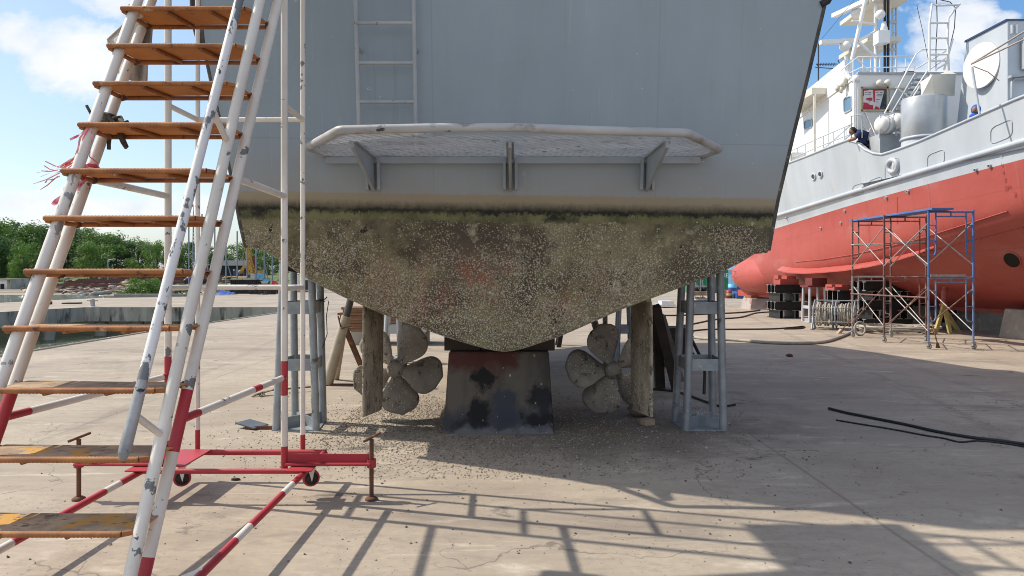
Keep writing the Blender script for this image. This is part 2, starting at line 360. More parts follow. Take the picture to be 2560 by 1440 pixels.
    col=t.mix(t.m('MULTIPLY',t.mr(hn,1.985,2.012),t.mr(t.noise(t.pos((1.2,1,3),(8,2,2)),2.2,6,.7),.34,.52,.55,.97)),col,(.012,.013,.011))
    col=t.mix(t.mr(t.m('ADD',hz,t.m('MULTIPLY',rag,.045)),2.025,2.105),col,(.30,.255,.175))
    col=t.mix(t.mr(t.m('ADD',hz,t.m('MULTIPLY',rag,.03)),2.155,2.166),col,g)
    blk=t.m('MULTIPLY',t.mr(n1,.55,.62),t.mr(t.m('ABSOLUTE',t.m('SUBTRACT',hz,1.985)),.02,.07,.9,0))
    col=t.mix(blk,col,(.012,.013,.011))
    up=t.mr(hz,2.05,2.2)
    h=t.m('ADD',t.m('MULTIPLY',t.m('SUBTRACT',1.0,up),t.m('ADD',hgt,t.m('MULTIPLY',n2,.5))),t.m('MULTIPLY',t.noise(t.pos((1,1,.7)),1.7,3),2.2))
    fin(t,b,col,t.mr(hz,2.1,2.2,.9,.36),0,t.bump(h,.5,.02)); return m
FOUL=transom_mat()
def growth(name,c1,c2,spot,vsc,th,stretch=(1,1,1)):
    m,t,b=newmat(name); p=t.pos(stretch)
    col=t.mix(t.mr(t.noise(p,4,7,.65),.38,.62),c1,c2)
    col=t.mix(t.mr(t.noise(t.pos(stretch,(3,3,3)),11,6,.7),.56,.62),col,tuple(q*.45 for q in c1))
    d,cc=t.vor(p,vsc); r,g,bb=t.sep(cc)
    on=t.m('LESS_THAN',r,t.mr(t.noise(t.pos((1,1,1),(1,5,2)),3,5),.4,.62,.04,th))
    ds=t.m('MULTIPLY',t.mr(d,.25,.42,1,0),on); col=t.mix(ds,col,spot)
    fin(t,b,col,.92,0,t.bump(t.m('ADD',ds,t.noise(p,20,5)),.6,.008)); return m
PROPM=growth('fouled_bronze',(.25,.222,.185),(.38,.34,.28),(.62,.54,.47),44,.6)
RUDM =growth('fouled_rudder_paint',(.25,.21,.15),(.47,.41,.31),(.56,.51,.41),40,.7,(1,1,.75))

def block_mat():
    m,t,b=newmat('painted_concrete_block'); p=t.pos(); x,y,z=t.sep(p)
    nz=t.m('MULTIPLY',t.m('SUBTRACT',t.noise(p,7,5,.65),.5),.34); nb=t.m('MULTIPLY',t.m('SUBTRACT',t.noise(t.pos((1,1,1),(5,5,5)),5,6,.65),.5),.34)
    c=t.mix(t.mr(t.noise(t.pos((1,1,.25)),5,6),.4,.62),(.11,.097,.078),(.05,.045,.038))
    def rect(c,x0,x1,z0,z1,colr,a=1.0,e=.03):
        xs=t.m('ADD',x,nz); zs=t.m('ADD',z,nb)
        fx=t.m('MULTIPLY',t.mr(xs,x0-e,x0+e),t.mr(xs,x1-e,x1+e,1,0)); fz=t.m('MULTIPLY',t.mr(zs,z0-e,z0+e),t.mr(zs,z1-e,z1+e,1,0))
        return t.mix(t.m('MULTIPLY',t.m('MULTIPLY',fx,fz),a),c,colr)
    c=rect(c,-.7,.42,-.1,.22,(.038,.045,.062),.75,.06)
    c=rect(c,-.17,.05,.1,.42,(.035,.042,.06),.85)
    c=rect(c,-.7,.05,.61,.8,(.075,.015,.012),.85,.05)
    c=rect(c,-.35,-.12,.50,.64,(.075,.015,.012),.6,.05)
    dm=t.m('ADD',t.m('ADD',t.m('ABSOLUTE',t.m('ADD',x,.285)),t.m('ABSOLUTE',t.m('SUBTRACT',z,.515))),nz)
    c=t.mix(t.mr(dm,.10,.15,1,0),c,(.008,.008,.009))
    c=rect(c,-.37,-.21,.06,.31,(.010,.010,.012)); c=rect(c,.16,.36,.28,.41,(.010,.010,.012),.95); c=rect(c,.24,.36,.10,.36,(.016,.016,.02),.9)
    c=rect(c,.12,.40,.02,.17,(.009,.009,.012),.95); c=rect(c,-.52,-.3,.06,.14,(.015,.016,.02),.8,.03)
    c=t.mix(t.mr(t.m('ADD',z,nb),.0,.06,.8,0),c,(.17,.175,.19))
    c=t.mix(t.mr(t.noise(t.pos((1,1,.5),(3,1,8)),32,3),.71,.73),c,(.5,.48,.45))
    fin(t,b,c,.85,0,t.bump(t.noise(p,18,5),.4,.01)); return m
BLOCKM=block_mat()
def water_mat():
    m,t,b=newmat('harbour_water'); p=t.pos((1,2.6,1))
    h=t.m('ADD',t.noise(p,1.3,4,.6,.4),t.m('MULTIPLY',t.noise(p,5,3),.4))
    fin(t,b,(.09,.11,.06),.08,0,t.bump(h,1.0,.35)); return m
WATER=water_mat()
def leaf_mat(name,c1,c2):
    m,t,b=newmat(name); p=t.pos()
    c=t.mix(t.mr(t.noise(p,.9,4),.35,.65),c1,c2); c=t.mix(t.mr(t.noise(p,7,2),.4,.7),c,tuple(min(1,q*1.7) for q in c2))
    fin(t,b,c,.6,0,None,.3); b.inputs['Subsurface Weight'].default_value=0
    tr=t.n('ShaderNodeBsdfTranslucent',{'Color':tuple(q*1.3 for q in c2)}); mx=t.n('ShaderNodeMixShader',{0:.3})
    t.L.new(b.outputs[0],mx.inputs[1]); t.L.new(tr.outputs[0],mx.inputs[2])
    t.L.new(mx.outputs[0],t.N['Material Output'].inputs['Surface']); return m
LEAFA=leaf_mat('leaf_green',(.05,.105,.022),(.095,.17,.04)); LEAFB=leaf_mat('leaf_dark_green',(.036,.082,.028),(.07,.13,.045)); LEAFC=leaf_mat('leaf_bright_green',(.065,.13,.022),(.11,.20,.04))
BARK=paint('bark',(.12,.09,.065),(.07,.052,.04),3,.9,bump=.5)
def soil():
    m,t,b=newmat('muddy_bank_ground'); p=t.pos()
    c=t.mix(t.mr(t.noise(p,.12,6),.4,.6),(.30,.25,.19),(.36,.31,.24)); c=t.mix(t.mr(t.noise(t.pos((.3,1,1),(2,1,0)),.35,6),.5,.6),c,(.20,.155,.11))
    c=t.mix(t.mr(t.noise(t.pos((1,1,1),(6,6,0)),.2,5),.55,.62),c,(.13,.16,.05))
    fin(t,b,c,.95,0,t.bump(t.noise(p,2,5),.5,.1)); return m
SOIL=soil()
def grassm():
    m,t,b=newmat('bank_grass'); p=t.pos()
    c=t.mix(t.mr(t.noise(p,.25,6),.4,.6),(.12,.17,.035),(.06,.10,.02)); c=t.mix(t.mr(t.noise(t.pos((.5,1,1),(9,0,0)),.12,4),.58,.64),c,(.24,.11,.055))
    fin(t,b,c,.9,0,t.bump(t.noise(p,3,5),.8,.1)); return m
GRASSM=grassm()
# ------------------------------------------------------------------ camera, light, sky
cd=bpy.data.cameras.new('camera'); cam=bpy.data.objects.new('camera',cd); COL.objects.link(cam); scene.camera=cam
cam.location=(0,0,1.5*SC); cam.rotation_euler=(R(90),0,0)
cd.sensor_width=36; cd.lens=FPX/2560*36; cd.shift_y=-40/2560; cd.clip_start=.05; cd.clip_end=6000
SUN=V((-.90,.25,1.0)).normalized()
ld=bpy.data.lights.new('sun','SUN'); ld.energy=3.85; ld.angle=R(.55); ld.color=(1,.91,.78)
lo=bpy.data.objects.new('sun',ld); COL.objects.link(lo); lo.rotation_euler=SUN.to_track_quat('Z','Y').to_euler(); lo.location=(0,0,30)
w=bpy.data.worlds.new('World'); scene.world=w; w.use_nodes=True
def build_world():
    t=NT(w.node_tree); N=w.node_tree.nodes
    sky=t.n('ShaderNodeTexSky',sky_type='NISHITA'); sky.sun_disc=False
    sky.sun_elevation=math.asin(SUN.z); sky.sun_rotation=math.atan2(SUN.x,SUN.y); sky.air_density=1.0; sky.dust_density=1.6; sky.ozone_density=1.5
    bg=N['Background']; hs_=t.n('ShaderNodeHueSaturation',{'Saturation':1.3,'Value':1.0,'Color':sky.outputs[0]}); t.set(bg.inputs['Color'],hs_.outputs[0]); bg.inputs['Strength'].default_value=.15
    tc=t.n('ShaderNodeTexCoord'); x,y,z=t.sep(tc.outputs['Generated'])
    yy=t.m('MAXIMUM',t.m('ABSOLUTE',y),.05); u=t.m('DIVIDE',x,yy); v=t.m('DIVIDE',z,yy)
    vec=t.comb(u,t.m('MULTIPLY',v,1.5),0.0)
    nz=t.n('ShaderNodeTexNoise',{'Vector':vec,'Scale':7.5,'Detail':9,'Roughness':.58,'Distortion':.25}).outputs['Fac']
    nz2=t.n('ShaderNodeTexNoise',{'Vector':vec,'Scale':26,'Detail':6,'Roughness':.6}).outputs['Fac']
    mask=None
    for px,py,a,b in ((60,100,.055,.04),(150,140,.085,.065),(215,175,.06,.045),(25,75,.05,.03),(310,5,.09,.025),(240,205,.035,.012),
                      (60,508,.10,.022),(345,522,.09,.022),(520,520,.07,.02),(180,545,.08,.018),
                      (2330,120,.06,.06),(2400,50,.075,.06),(2280,190,.035,.035),(2350,230,.05,.045),(2200,330,.05,.03),(2520,50,.03,.02)):
        u0=(px-1280)/FPX; v0=(680-py)/FPX
        d=t.m('SQRT',t.m('ADD',t.m('POWER',t.m('DIVIDE',t.m('SUBTRACT',u,u0),a),2.0),t.m('POWER',t.m('DIVIDE',t.m('SUBTRACT',v,v0),b),2.0)))
        k=t.m('SUBTRACT',1.0,d)
        mask=k if mask is None else t.m('MAXIMUM',mask,k)
    mask=t.m('MAXIMUM',mask,-.9)
    dens=t.m('ADD',t.m('ADD',mask,t.m('MULTIPLY',t.m('SUBTRACT',nz,.5),3.4)),t.m('MULTIPLY',t.m('SUBTRACT',nz2,.5),.9))
    a=t.mr(dens,.02,.85); a=t.m('MULTIPLY',a,t.m('SUBTRACT',2.0,a)); a=t.m('MULTIPLY',a,.88)
    # unseen white cloud bank behind and above the camera, added as fill light
    n3=t.n('ShaderNodeTexNoise',{'Vector':tc.outputs['Generated'],'Scale':2.6,'Detail':7,'Roughness':.55}).outputs['Fac']
    back=t.m('MULTIPLY',t.m('MAXIMUM',t.mr(y,-.05,-.40),t.mr(z,.72,.9,0,.6)),t.mr(n3,.40,.56))
    a=t.m('MAXIMUM',a,t.m('MULTIPLY',back,.85))
    haze=t.mr(v,.0,.30,.55,0)
    side=t.mr(u,-.8,.5,.75,0)      # thinner, brighter air towards the sun
    hz=t.m('MAXIMUM',haze,t.m('MULTIPLY',side,.62))
    hb=t.n('ShaderNodeBackground',{'Color':(.68,.82,1.0),'Strength':.68})
    m1=t.n('ShaderNodeMixShader'); t.set(m1.inputs[0],hz); t.L.new(bg.outputs[0],m1.inputs[1]); t.L.new(hb.outputs[0],m1.inputs[2])
    ccol=t.mix(t.mr(nz,.40,.62),(.80,.85,.92),(1.0,1.0,1.0))
    cb=t.n('ShaderNodeBackground',{'Color':ccol,'Strength':.82})
    m2=t.n('ShaderNodeMixShader'); t.set(m2.inputs[0],a); t.L.new(m1.outputs[0],m2.inputs[1]); t.L.new(cb.outputs[0],m2.inputs[2])
    t.L.new(m2.outputs[0],N['World Output'].inputs['Surface'])
build_world()
scene.view_settings.view_transform='Standard'; scene.view_settings.look='None'; scene.view_settings.exposure=.36; scene.view_settings.gamma=1
scene.cycles.max_bounces=8; scene.cycles.filter_width=1.0; scene.cycles.use_denoising=True

# ------------------------------------------------------------------ ground, quay, water
g=MB()
def poly(mb,pts,mi=0,z=0): 
    mb.add([(a,b,z) for a,b in pts],[tuple(range(len(pts)))],mi)
EX=-9.1
poly(g,[(EX,-40),(400,-40),(400,30.7),(-8.2,30.7),(-8.6,25.7),(EX,18)])
poly(g,[(-18.2,30.7),(-8.2,30.7),(400,30.7),(400,48),(-14,48),(-21,43)])
g.add([(EX,-40,0),(EX,18,0),(-8.6,25.7,0),(-8.2,30.7,0),(EX,-40,-.5),(EX,18,-.5),(-8.6,25.7,-.5),(-8.2,30.7,-.5)],[(0,1,5,4),(1,2,6,5),(2,3,7,6)],1)
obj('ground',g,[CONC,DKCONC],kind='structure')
kb=MB()
kb.path([(EX+.03,-20,.012),(EX+.03,18,.012),(-8.57,25.7,.012),(-8.17,30.6,.012)],.022,6)
obj('kerb',kb,flat('pale_kerb_edge',(.50,.44,.34),.8),kind='structure')
qd=MB()
QF=[(-8.2,30.7),(-18.2,30.7),(-19.2,27),(-24.5,8),(-34,8),(-25,35),(-23.8,41.5),(-21,43),(-18.2,30.7)]
poly(qd,[(-18.2,30.7),(-19.2,27),(-24.5,8),(-34,8),(-25,35),(-23.8,41.5),(-21,43)],0)
obj('quay_deck',qd,CONC,kind='structure')
fc=MB()
for a,b in (((-8.2,30.7),(-18.2,30.7)),((-18.2,30.7),(-19.2,27)),((-19.2,27),(-24.5,8))):
    a=V((*a,-.005)); b=V((*b,-.005)); d=(b-a).normalized(); n=V((-d.y,d.x,0))*.5
    if (a+n-V((-13,20,0))).length<(a-n-V((-13,20,0))).length: n=-n
    fc.hexa([a-V((0,0,.6)),b-V((0,0,.6)),b+n-V((0,0,.6)),a+n-V((0,0,.6)),a,b,b+n,a+n])
obj('quay_wall',fc,DKCONC,label='stained grey concrete quay edge wall standing on piles above dark water',cat='quay wall')
pl=MB(); pl.tube((0,0,-3),(0,0,-.6),.27,n=14); pile=None
for i,(x,y) in enumerate([(-9.6,31.3),(-11.2,31.3),(-12.9,31.3),(-14.6,31.3),(-16.3,31.3),(-17.8,31.2),(-18.8,29.2),(-19.6,27),(-20.3,24.6),(-11.9,33.5),(-15.4,33.5)]):
    if pile is None:
        pile=obj('quay_pile',pl,DKCONC,label='dark round concrete pile under the stained quay wall, standing in water',cat='pile',group='piles under the quay wall',base=(0,0,0)); pile.location=V((x,y,0))*SC
    else: dup(pile,(x,y,0))
wt=MB(); wt.box((-60,-60,-1.28),(-8.3,47,-1.25)); obj('water',wt,WATER,kind='structure')
w2=MB()
poly(w2,[(-160,33),(-25,33),(-21,45.5),(-24,49),(-34,53),(-46,52),(-160,54)],0,-.18); obj('basin_water',w2,WATER,kind='structure')
# far bank and land up to the horizon
def land_h(x,y):
    h=-.35+.004*(y-46)
    if x<-18:
        e=min(1,max(0,(y-78)/34)); h+=e*e*(3-2*e)*1.15*min(1,(-18-x)/12)
    return h+.10*mnoise.noise(V((x*.13,y*.13,2)))+.05*mnoise.noise(V((x*.5,y*.5,5)))
ys=[46,47.5,49,51,53,55,57,60,63,67,71,76,82,88,95,103,112,125,150,220,500,3000]
xs=[-3000,-600,-220,-140,-110]+[-95+4*i for i in range(22)]+[-6,0,8,20,60,200,800,3000]
bk=MB(); vs=[(x,y,land_h(x,y) if y<400 else -.4) for y in ys for x in xs]; nx=len(xs); fs=[];
for j in range(len(ys)-1):
    for i in range(nx-1): fs.append((j*nx+i,j*nx+i+1,(j+1)*nx+i+1,(j+1)*nx+i))
bk.add(vs,fs,0,True)
for k,f in enumerate(bk.f):
    c=sum((bk.v[i] for i in f),V((0,0,0)))/4
    if c.y>80 and c.x<-6: bk.m[k]=1
    if c.x>-6 : bk.m[k]=2
obj('terrain',bk,[SOIL,GRASSM,CONC],kind='structure')
yd=MB(); poly(yd,[(-14,48),(400,48),(400,140),(-5,140),(-9,60)],0,0); obj('yard_ground',yd,CONC,kind='structure')

# ------------------------------------------------------------------ patrol boat with its stern towards us
def tr_y(h): return 6.454-.13*h
def T(px,py,off=0):           # pixel on the raked transom plane
    t=(680-py)/FPX; a=6.454-off; h=(1.5+a*t)/(1+.13*t); y=a-.13*h
    return V(((px-1280)*y/FPX,y,h))
OUT=[(497,-2),(510,120),(530,215),(552,310),(585,478),(600,560),(612,612),(617,618),(650,622),(672,630),(700,650),(735,673),(770,696),(810,717),(860,742),(910,764),(960,785),(1010,804),(1060,822),(1110,840),(1165,857),(1215,871),(1240,876),(1260,878),(1282,876),(1305,871),(1345,858),(1395,842),(1450,818),(1500,796),(1550,774),(1600,755),(1650,737),(1700,718),(1755,697),(1810,676),(1850,656),(1885,634),(1905,632),(1918,632),(1922,626),(1932,570),(1945,500),(1985,330),(2020,190),(2065,-2)]
oc=[T(*p) for p in OUT]
def extend(a,b,h): k=(h-b.z)/(b.z-a.z); return b+(b-a)*k
DECK=6.0
oc=[extend(oc[1],oc[0],DECK)]+oc+[extend(oc[-2],oc[-1],DECK)]
boat=thing('patrol_boat','grey naval patrol boat on blocks, its wide stern covered in barnacles below the waterline','boat',(0,8,.8))
tb=MB(); n=len(oc)
inn=[p+V((0,.045,0)) for p in oc]
tb.prism(oc,V((0,.045,0)))
obj('transom',tb,FOUL,boat)
hb=MB(); ST=[(.045,.998,0),(1.2,1.0,0),(3,1.0,0),(5,.96,.02),(6.8,.80,.10),(8.2,.52,.32),(9.2,.22,.62),(9.7,.03,.85)]
rows=[]
for dy,kx,rise in ST:
    row=[]
    for p in oc:
        q=p.copy(); q.y+=dy
        inset=.985 if dy<.1 else 1
        kk=kx+(1-kx)*.35*max(0,(p.z-1.5)/3) if dy>3 else kx
        q.x=(p.x+.03)*kk*inset-.03
        low=max(0,1-(p.z-.8)/(DECK-.8)); fz=1-.33*min(1,max(0,(dy-2.2)/4)); q.z=(p.z if p.z<2 else 2+(p.z-2)*fz)+rise*low*2.2+(dy/9.7)**2*.3*(1-low)
        if dy<.1: q.z=p.z+.012*(1 if p.z<1.9 else 0)
        q.y+=(1-low)*1.1*(dy/9.7)
        row.append(q)
    rows.append(row)
vs=[p for r in rows for p in r]
fs=[(i*n+j,i*n+j+1,(i+1)*n+j+1,(i+1)*n+j) for i in range(len(rows)-1) for j in range(n-1)]
hb.add(vs,fs,0,False)
hb.add(rows[-1],[tuple(range(n))])
obj('hull',hb,FOUL,boat)
dk=MB()
for i in range(len(rows)-1):
    dk.add([rows[i][0]-V((0,0,.06)),rows[i][-1]-V((0,0,.06)),rows[i+1][-1]-V((0,0,.06)),rows[i+1][0]-V((0,0,.06))],[(0,1,2,3)])
dk.box((-2.9,5.85,DECK-.05),(2.85,6.0,DECK+.02)); obj('deck',dk,GREYP,boat)
EDGE=paint('worn_dark_edge_paint',(.045,.045,.042),(.10,.09,.075),9,.8,spots=[((.24,.25,.26),11,.60,.05)],bump=.6)
for sd in ([p for p in oc[:9]],[p for p in oc[-7:]]):
    ed=MB(); ed.path([p+V((0,.01,0)) for p in sd],.019,6); obj('edge_strip',ed,EDGE,boat)
ed=MB(); ed.path([p+V((0,.012,.003)) for p in oc[9:-8]],.010,6); obj('bottom_lip',ed,RUDM,boat)
fd=MB(); fd.path([T(484,-10)+V((0,.03,0)),T(486,50)+V((0,.03,0)),T(495,98)+V((0,.03,0)),T(503,120)+V((0,.03,0))],[.045,.045,.03,.012],8); obj('rubber_fender',fd,BLACK,boat); fd=MB(); fd.path([T(2078,-12),T(2070,2),T(2052,12)],.03,6)
obj('rubber_fender',fd,BLACK,boat)
cab=MB(); cab.hexa([(-2.0,9.2,4.5),(2.0,9.2,4.5),(1.7,13.4,4.5),(-1.7,13.4,4.5),(-1.9,9.4,6.7),(1.9,9.4,6.7),(1.6,12.6,6.7),(-1.6,12.6,6.7)])
cab.hexa([(-1.5,10.2,6.7),(1.5,10.2,6.7),(1.4,12.2,6.7),(-1.4,12.2,6.7),(-1.4,10.4,7.6),(1.4,10.4,7.6),(1.3,11.9,7.6),(-1.3,11.9,7.6)])
obj('cabin',cab,GREYP,boat)
mt=MB(); mt.tube((0,11,7.6),(0,11,9.6),.07); mt.bar((-.8,11,8.8),(.8,11,8.8),.06,.06); obj('mast',mt,GREYP,boat)
gr=MB()
gp=[oc[0]+V((.12,.1,0)),oc[-1]+V((-.12,.1,0))]
for k in range(2):
    for hh in (.45,.85):
        a=gp[k]; gr.path([a+V((0,1.7,hh)),a+V((0,0,hh))],.02,6)
    for i in range(3): a=gp[k]+V((0,.84*i,0)); gr.tube(a,a+V((0,0,.85)),.02,n=6)
for hh in (.45,.85): gr.tube(gp[0]+V((0,0,hh)),gp[1]+V((0,0,hh)),.02,n=6)
for i in range(1,7): a=gp[0].lerp(gp[1],i/7); gr.tube(a,a+V((0,0,.85)),.02,n=6)
obj('guard_rail',gr,WBOAT,boat)
# transom ladder
def L(px,h,y): return V(((px-1280)*y/FPX,y,h))
la=MB(); rr=.019
RY=lambda h: tr_y(h)-.16
xa=-1.262; xb=-.793
for x in (xa,xb):
    la.path([(x,RY(2.5),2.5),(x,RY(4.7),4.7)],rr,10)
    for h in (2.62,3.34,4.1): la.tube((x,RY(h),h),(x,tr_y(h)+.01,h),.014,n=6)
LADP=paint('ladder_grey_paint',(.40,.43,.45),(.32,.35,.37),5,.5,spots=[((.16,.15,.14),12,.64,.03)]); stern_ladder=obj('ladder_rails',la,LADP,boat)
for py in (-44,58,154,249):
    h=(680-py)/FPX*5.84+1.5-.0; rb=MB(); rb.tube((xa,RY(h),h),(xb,RY(h),h),.0165,n=8); obj('rung',rb,LADP,boat)
# swim platform
swim=MB()
HP=2.505; yt=tr_y(HP)
fp=[V((-1.60,yt+.02,HP)),V((-1.655,yt-.30,HP+.005)),V((-1.255,5.24,HP+.03)),V((-.55,5.20,HP+.037)),V((.05,5.19,HP+.037)),V((.55,5.23,HP+.025)),V((1.285,5.28,HP+.015)),V((1.69,yt-.27,HP-.005)),V((1.62,yt+.02,HP-.01))]
def rounded(pts,r=.03):
    out=[pts[0]]
    for i in range(1,len(pts)-1):
        a,b,c=pts[i-1],pts[i],pts[i+1]
        out += [b+(a-b).normalized()*r, b+(a-b).normalized()*r*.3+(c-b).normalized()*r*.3, b+(c-b).normalized()*r]
    return out+[pts[-1]]
swim.path(rounded(fp),.033,12)
obj('platform_rail',swim,paint('scuffed_grey_rail',(.47,.475,.485),(.36,.365,.375),5,.5,spots=[((.24,.22,.20),8,.56,.10),((.05,.05,.05),15,.66,.02)],stretch=(.5,1,1)),boat)
gm=MB()
def xl(y): k=(yt-y)/.88; return (-1.60 if k<.35 else -1.62+ (k-.35)/.65*.40), (1.63 if k<.33 else 1.65-(k-.33)/.67*.40)
y=yt-.015; j=0
while y>5.23:
    x0,x1=xl(y); N_=int((x1-x0)/.05); 
    pts=[]
    for i in range(N_+1):
        s=1 if (i+j)%2 else -1
        pts.append(V((x0+(x1-x0)*i/N_, y+s*.0065, HP-.022+.028*(yt-y)/.9+s*.003)))
    for i in range(N_):
        a,b=pts[i],pts[i+1]; w_=V((0,.0022,.001)); h_=V((0,-.0005,.0015))
        gm.add([a-w_-h_,a+w_-h_,a+w_+h_,a-w_+h_,b-w_-h_,b+w_-h_,b+w_+h_,b-w_+h_],[(0,1,5,4),(1,2,6,5),(2,3,7,6),(3,0,4,7)])
    y-=.0285; j+=1
obj('grating',gm,WBOAT,boat)
ib=MB(); ib.box((-1.58,yt-.03,HP-.085),(1.6,yt-.006,HP-.03)); obj('platform_flange',ib,GREYP,boat)
for i,(x,lbl) in enumerate(((-1.18,0),(-.015,0),(1.15,0))):
    b_=MB(); zt=HP-.035; yb=tr_y(2.2)
    b_.prism([(x-.012,yt-.005,zt),(x-.012,5.33,zt-.005),(x-.012,5.33,zt-.05),(x-.012,yb-.07,2.2),(x-.012,yb-.0,2.19)],V((.024,0,0)))
    b_.box((x-.03,5.35,zt-.008),(x+.03,yt-.01,zt+.003))
    for s in (-1,1): b_.hexa([(x+s*.05-.012,tr_y(2.2)-.06,2.2),(x+s*.05+.012,tr_y(2.2)-.06,2.2),(x+s*.05+.012,tr_y(2.2)+.01,2.2),(x+s*.05-.012,tr_y(2.2)+.01,2.2),(x+s*.05-.012,yt-.06,zt-.02),(x+s*.05+.012,yt-.06,zt-.02),(x+s*.05+.012,yt+.01,zt-.02),(x+s*.05-.012,yt+.01,zt-.02)])
    obj('bracket',b_,GREYP,boat)
# raised crust of barnacles on the stern
def inside(x,z):
    c=False; k=len(oc)
    for i in range(k):
        a=oc[i]; b=oc[i-1]
        if (a.z>z)!=(b.z>z) and x<(b.x-a.x)*(z-a.z)/(b.z-a.z)+a.x: c=not c
    return c
bn=MB(); cnt=0
while cnt<8500:
    x=random.uniform(-2.4,2.35); z=random.uniform(.8,1.93)
    d_=mnoise.noise(V((x*1.3,z*1.6,4)))+.6*mnoise.noise(V((x*4,z*4,9)))+(.35-(z-.8)*.42)
    if d_<random.uniform(-.1,.75) or not inside(x,z) or not inside(x,z-.015): continue
    r=random.choice((.003,.004,.004,.005,.006,.008)) if random.random()<.996 else random.uniform(.012,.02)
    p=V((x,tr_y(z)-.0005,z)); n=6; hgt=min(r*.8,.008); a0=random.random()*6
    o1=[p+V((math.cos(a0+6.283*i/n)*r*random.uniform(.75,1.2),0,math.sin(a0+6.283*i/n)*r*random.uniform(.75,1.2))) for i in range(n)]
    o2=[p+(q-p)*.5+V((0,-hgt,0)) for q in o1]
    bn.add(o1+o2+[p+V((0,-hgt*.5,0))],[(i,(i+1)%n,n+(i+1)%n,n+i) for i in range(n)]+[(n+i,n+(i+1)%n,2*n) for i in range(n)],random.choice((0,0,0,1,2))); cnt+=1
bo_=obj('barnacle_crust',bn,[flat('barnacle_tan',(.44,.38,.27),.95),flat('barnacle_white',(.54,.50,.41),.95),flat('barnacle_brown',(.24,.19,.12),.95)],boat); bo_['kind']='stuff'
# rudders
def rudder(xn,xf,label=None):
    m=MB(); secs=[]
    ch=[(0,.007),(.06,.011),(.22,.015),(.5,.018),(.78,.015),(.95,.009),(1,.003)]
    prof=[(c,t) for c,t in ch]+[(c,-t) for c,t in reversed(ch)]
    for h,y0,y1 in ((.19,6.50,7.03),(.26,6.49,7.08),(.62,6.50,7.11),(1.0,6.50,7.10),(1.20,6.52,7.08),(1.27,6.6,7.0)):
        secs.append([V((xn+(xf-xn)*c+t*(1 if h<1.25 else .7),y0+(y1-y0)*c,h-(.0 if h>.25 else .03*c))) for c,t in prof])
    k=len(prof); fs=[(i*k+j,i*k+(j+1)%k,(i+1)*k+(j+1)%k,(i+1)*k+j) for i in range(len(secs)-1) for j in range(k)]
    m.add([p for s in secs for p in s],fs,0,True); m.add(secs[0],[tuple(range(k))]); m.add(secs[-1],[tuple(range(k-1,-1,-1))])
    m.tube((xn+(xf-xn)*.4,6.75,1.22),(xn+(xf-xn)*.4,6.75,1.6),.045); m.box((xn-.06,6.45,1.235),(xf+.06,7.1,1.26))
    o=obj('rudder',m,RUDM,boat)
rudder(-1.345,-1.275); rudder(1.265,1.175)
# propellers
def propeller(px,py,ph0,hand):
    c=P(px,py,7.25); Rr=.475
    hub=MB(); hub.lathe([(.0,-.13),(.05,-.125),(.078,-.09),(.088,-.04),(.092,.02),(.09,.18),(.07,.26),(.05,.30)],c,(0,1,0),18)
    for k in range(5):
        a=R(90-ph0-72*k); 
    ho=obj('propeller_hub',hub,PROPM,boat)
    sh=MB(); sh.tube(c+V((0,.28,0)),c+V((0,2.2,.55)),.045); sh.bar(c+V((0,.55,.08)),c+V((.02,.75,.85)),.05,.16); obj('propeller_shaft',sh,PROPM,boat)
    for k in range(5):
        a=R(ph0+72*k); er=V((math.cos(a),0,math.sin(a))); et=V((-math.sin(a),0,math.cos(a))); ey=V((0,1,0))
        bl=MB(); tops=[];bots=[]; NR=14; NC=8
        for i in range(NR+1):
            r=.07+(Rr-.07)*i/NR; q=i/NR
            hw=.058+.154*math.sin(math.pi/2*min(1,q/.62))**1.25
            if q>.62: hw=.212*math.sqrt(max(.02,1-((q-.58)/.425)**2))
            pit=R(49-29*q)*hand
            cd_=et*math.cos(pit)+ey*math.sin(pit)
            nn=er.cross(cd_).normalized()
            th=.016*(1-q)+.004
            for j in range(NC+1):
                s=-1+2*j/NC
                p=c+er*r*(1-.02*s*s)+cd_*hw*s+ey*(.06*q-.02+.015*s*s)+et*(.03*q*q*hand)
                tk=th*(1-s*s)+.003
                tops.append(p+nn*tk); bots.append(p-nn*tk)
        w_=NC+1; m_=len(tops); fs=[]
        for i in range(NR):
            for j in range(NC):
                q=(i*w_+j,i*w_+j+1,(i+1)*w_+j+1,(i+1)*w_+j); fs.append(q); fs.append(tuple(m_+x for x in reversed(q)))
        for i in range(NR): fs.append((i*w_,(i+1)*w_,m_+(i+1)*w_,m_+i*w_)); fs.append((i*w_+NC,m_+i*w_+NC,m_+(i+1)*w_+NC,(i+1)*w_+NC))
        for j in range(NC): fs.append((NR*w_+j,NR*w_+j+1,m_+NR*w_+j+1,m_+NR*w_+j))
        bl.add(tops+bots,fs,0,True); obj('propeller_blade',bl,PROPM,boat)
propeller(990,922,58,1); propeller(1531,925,36,-1)

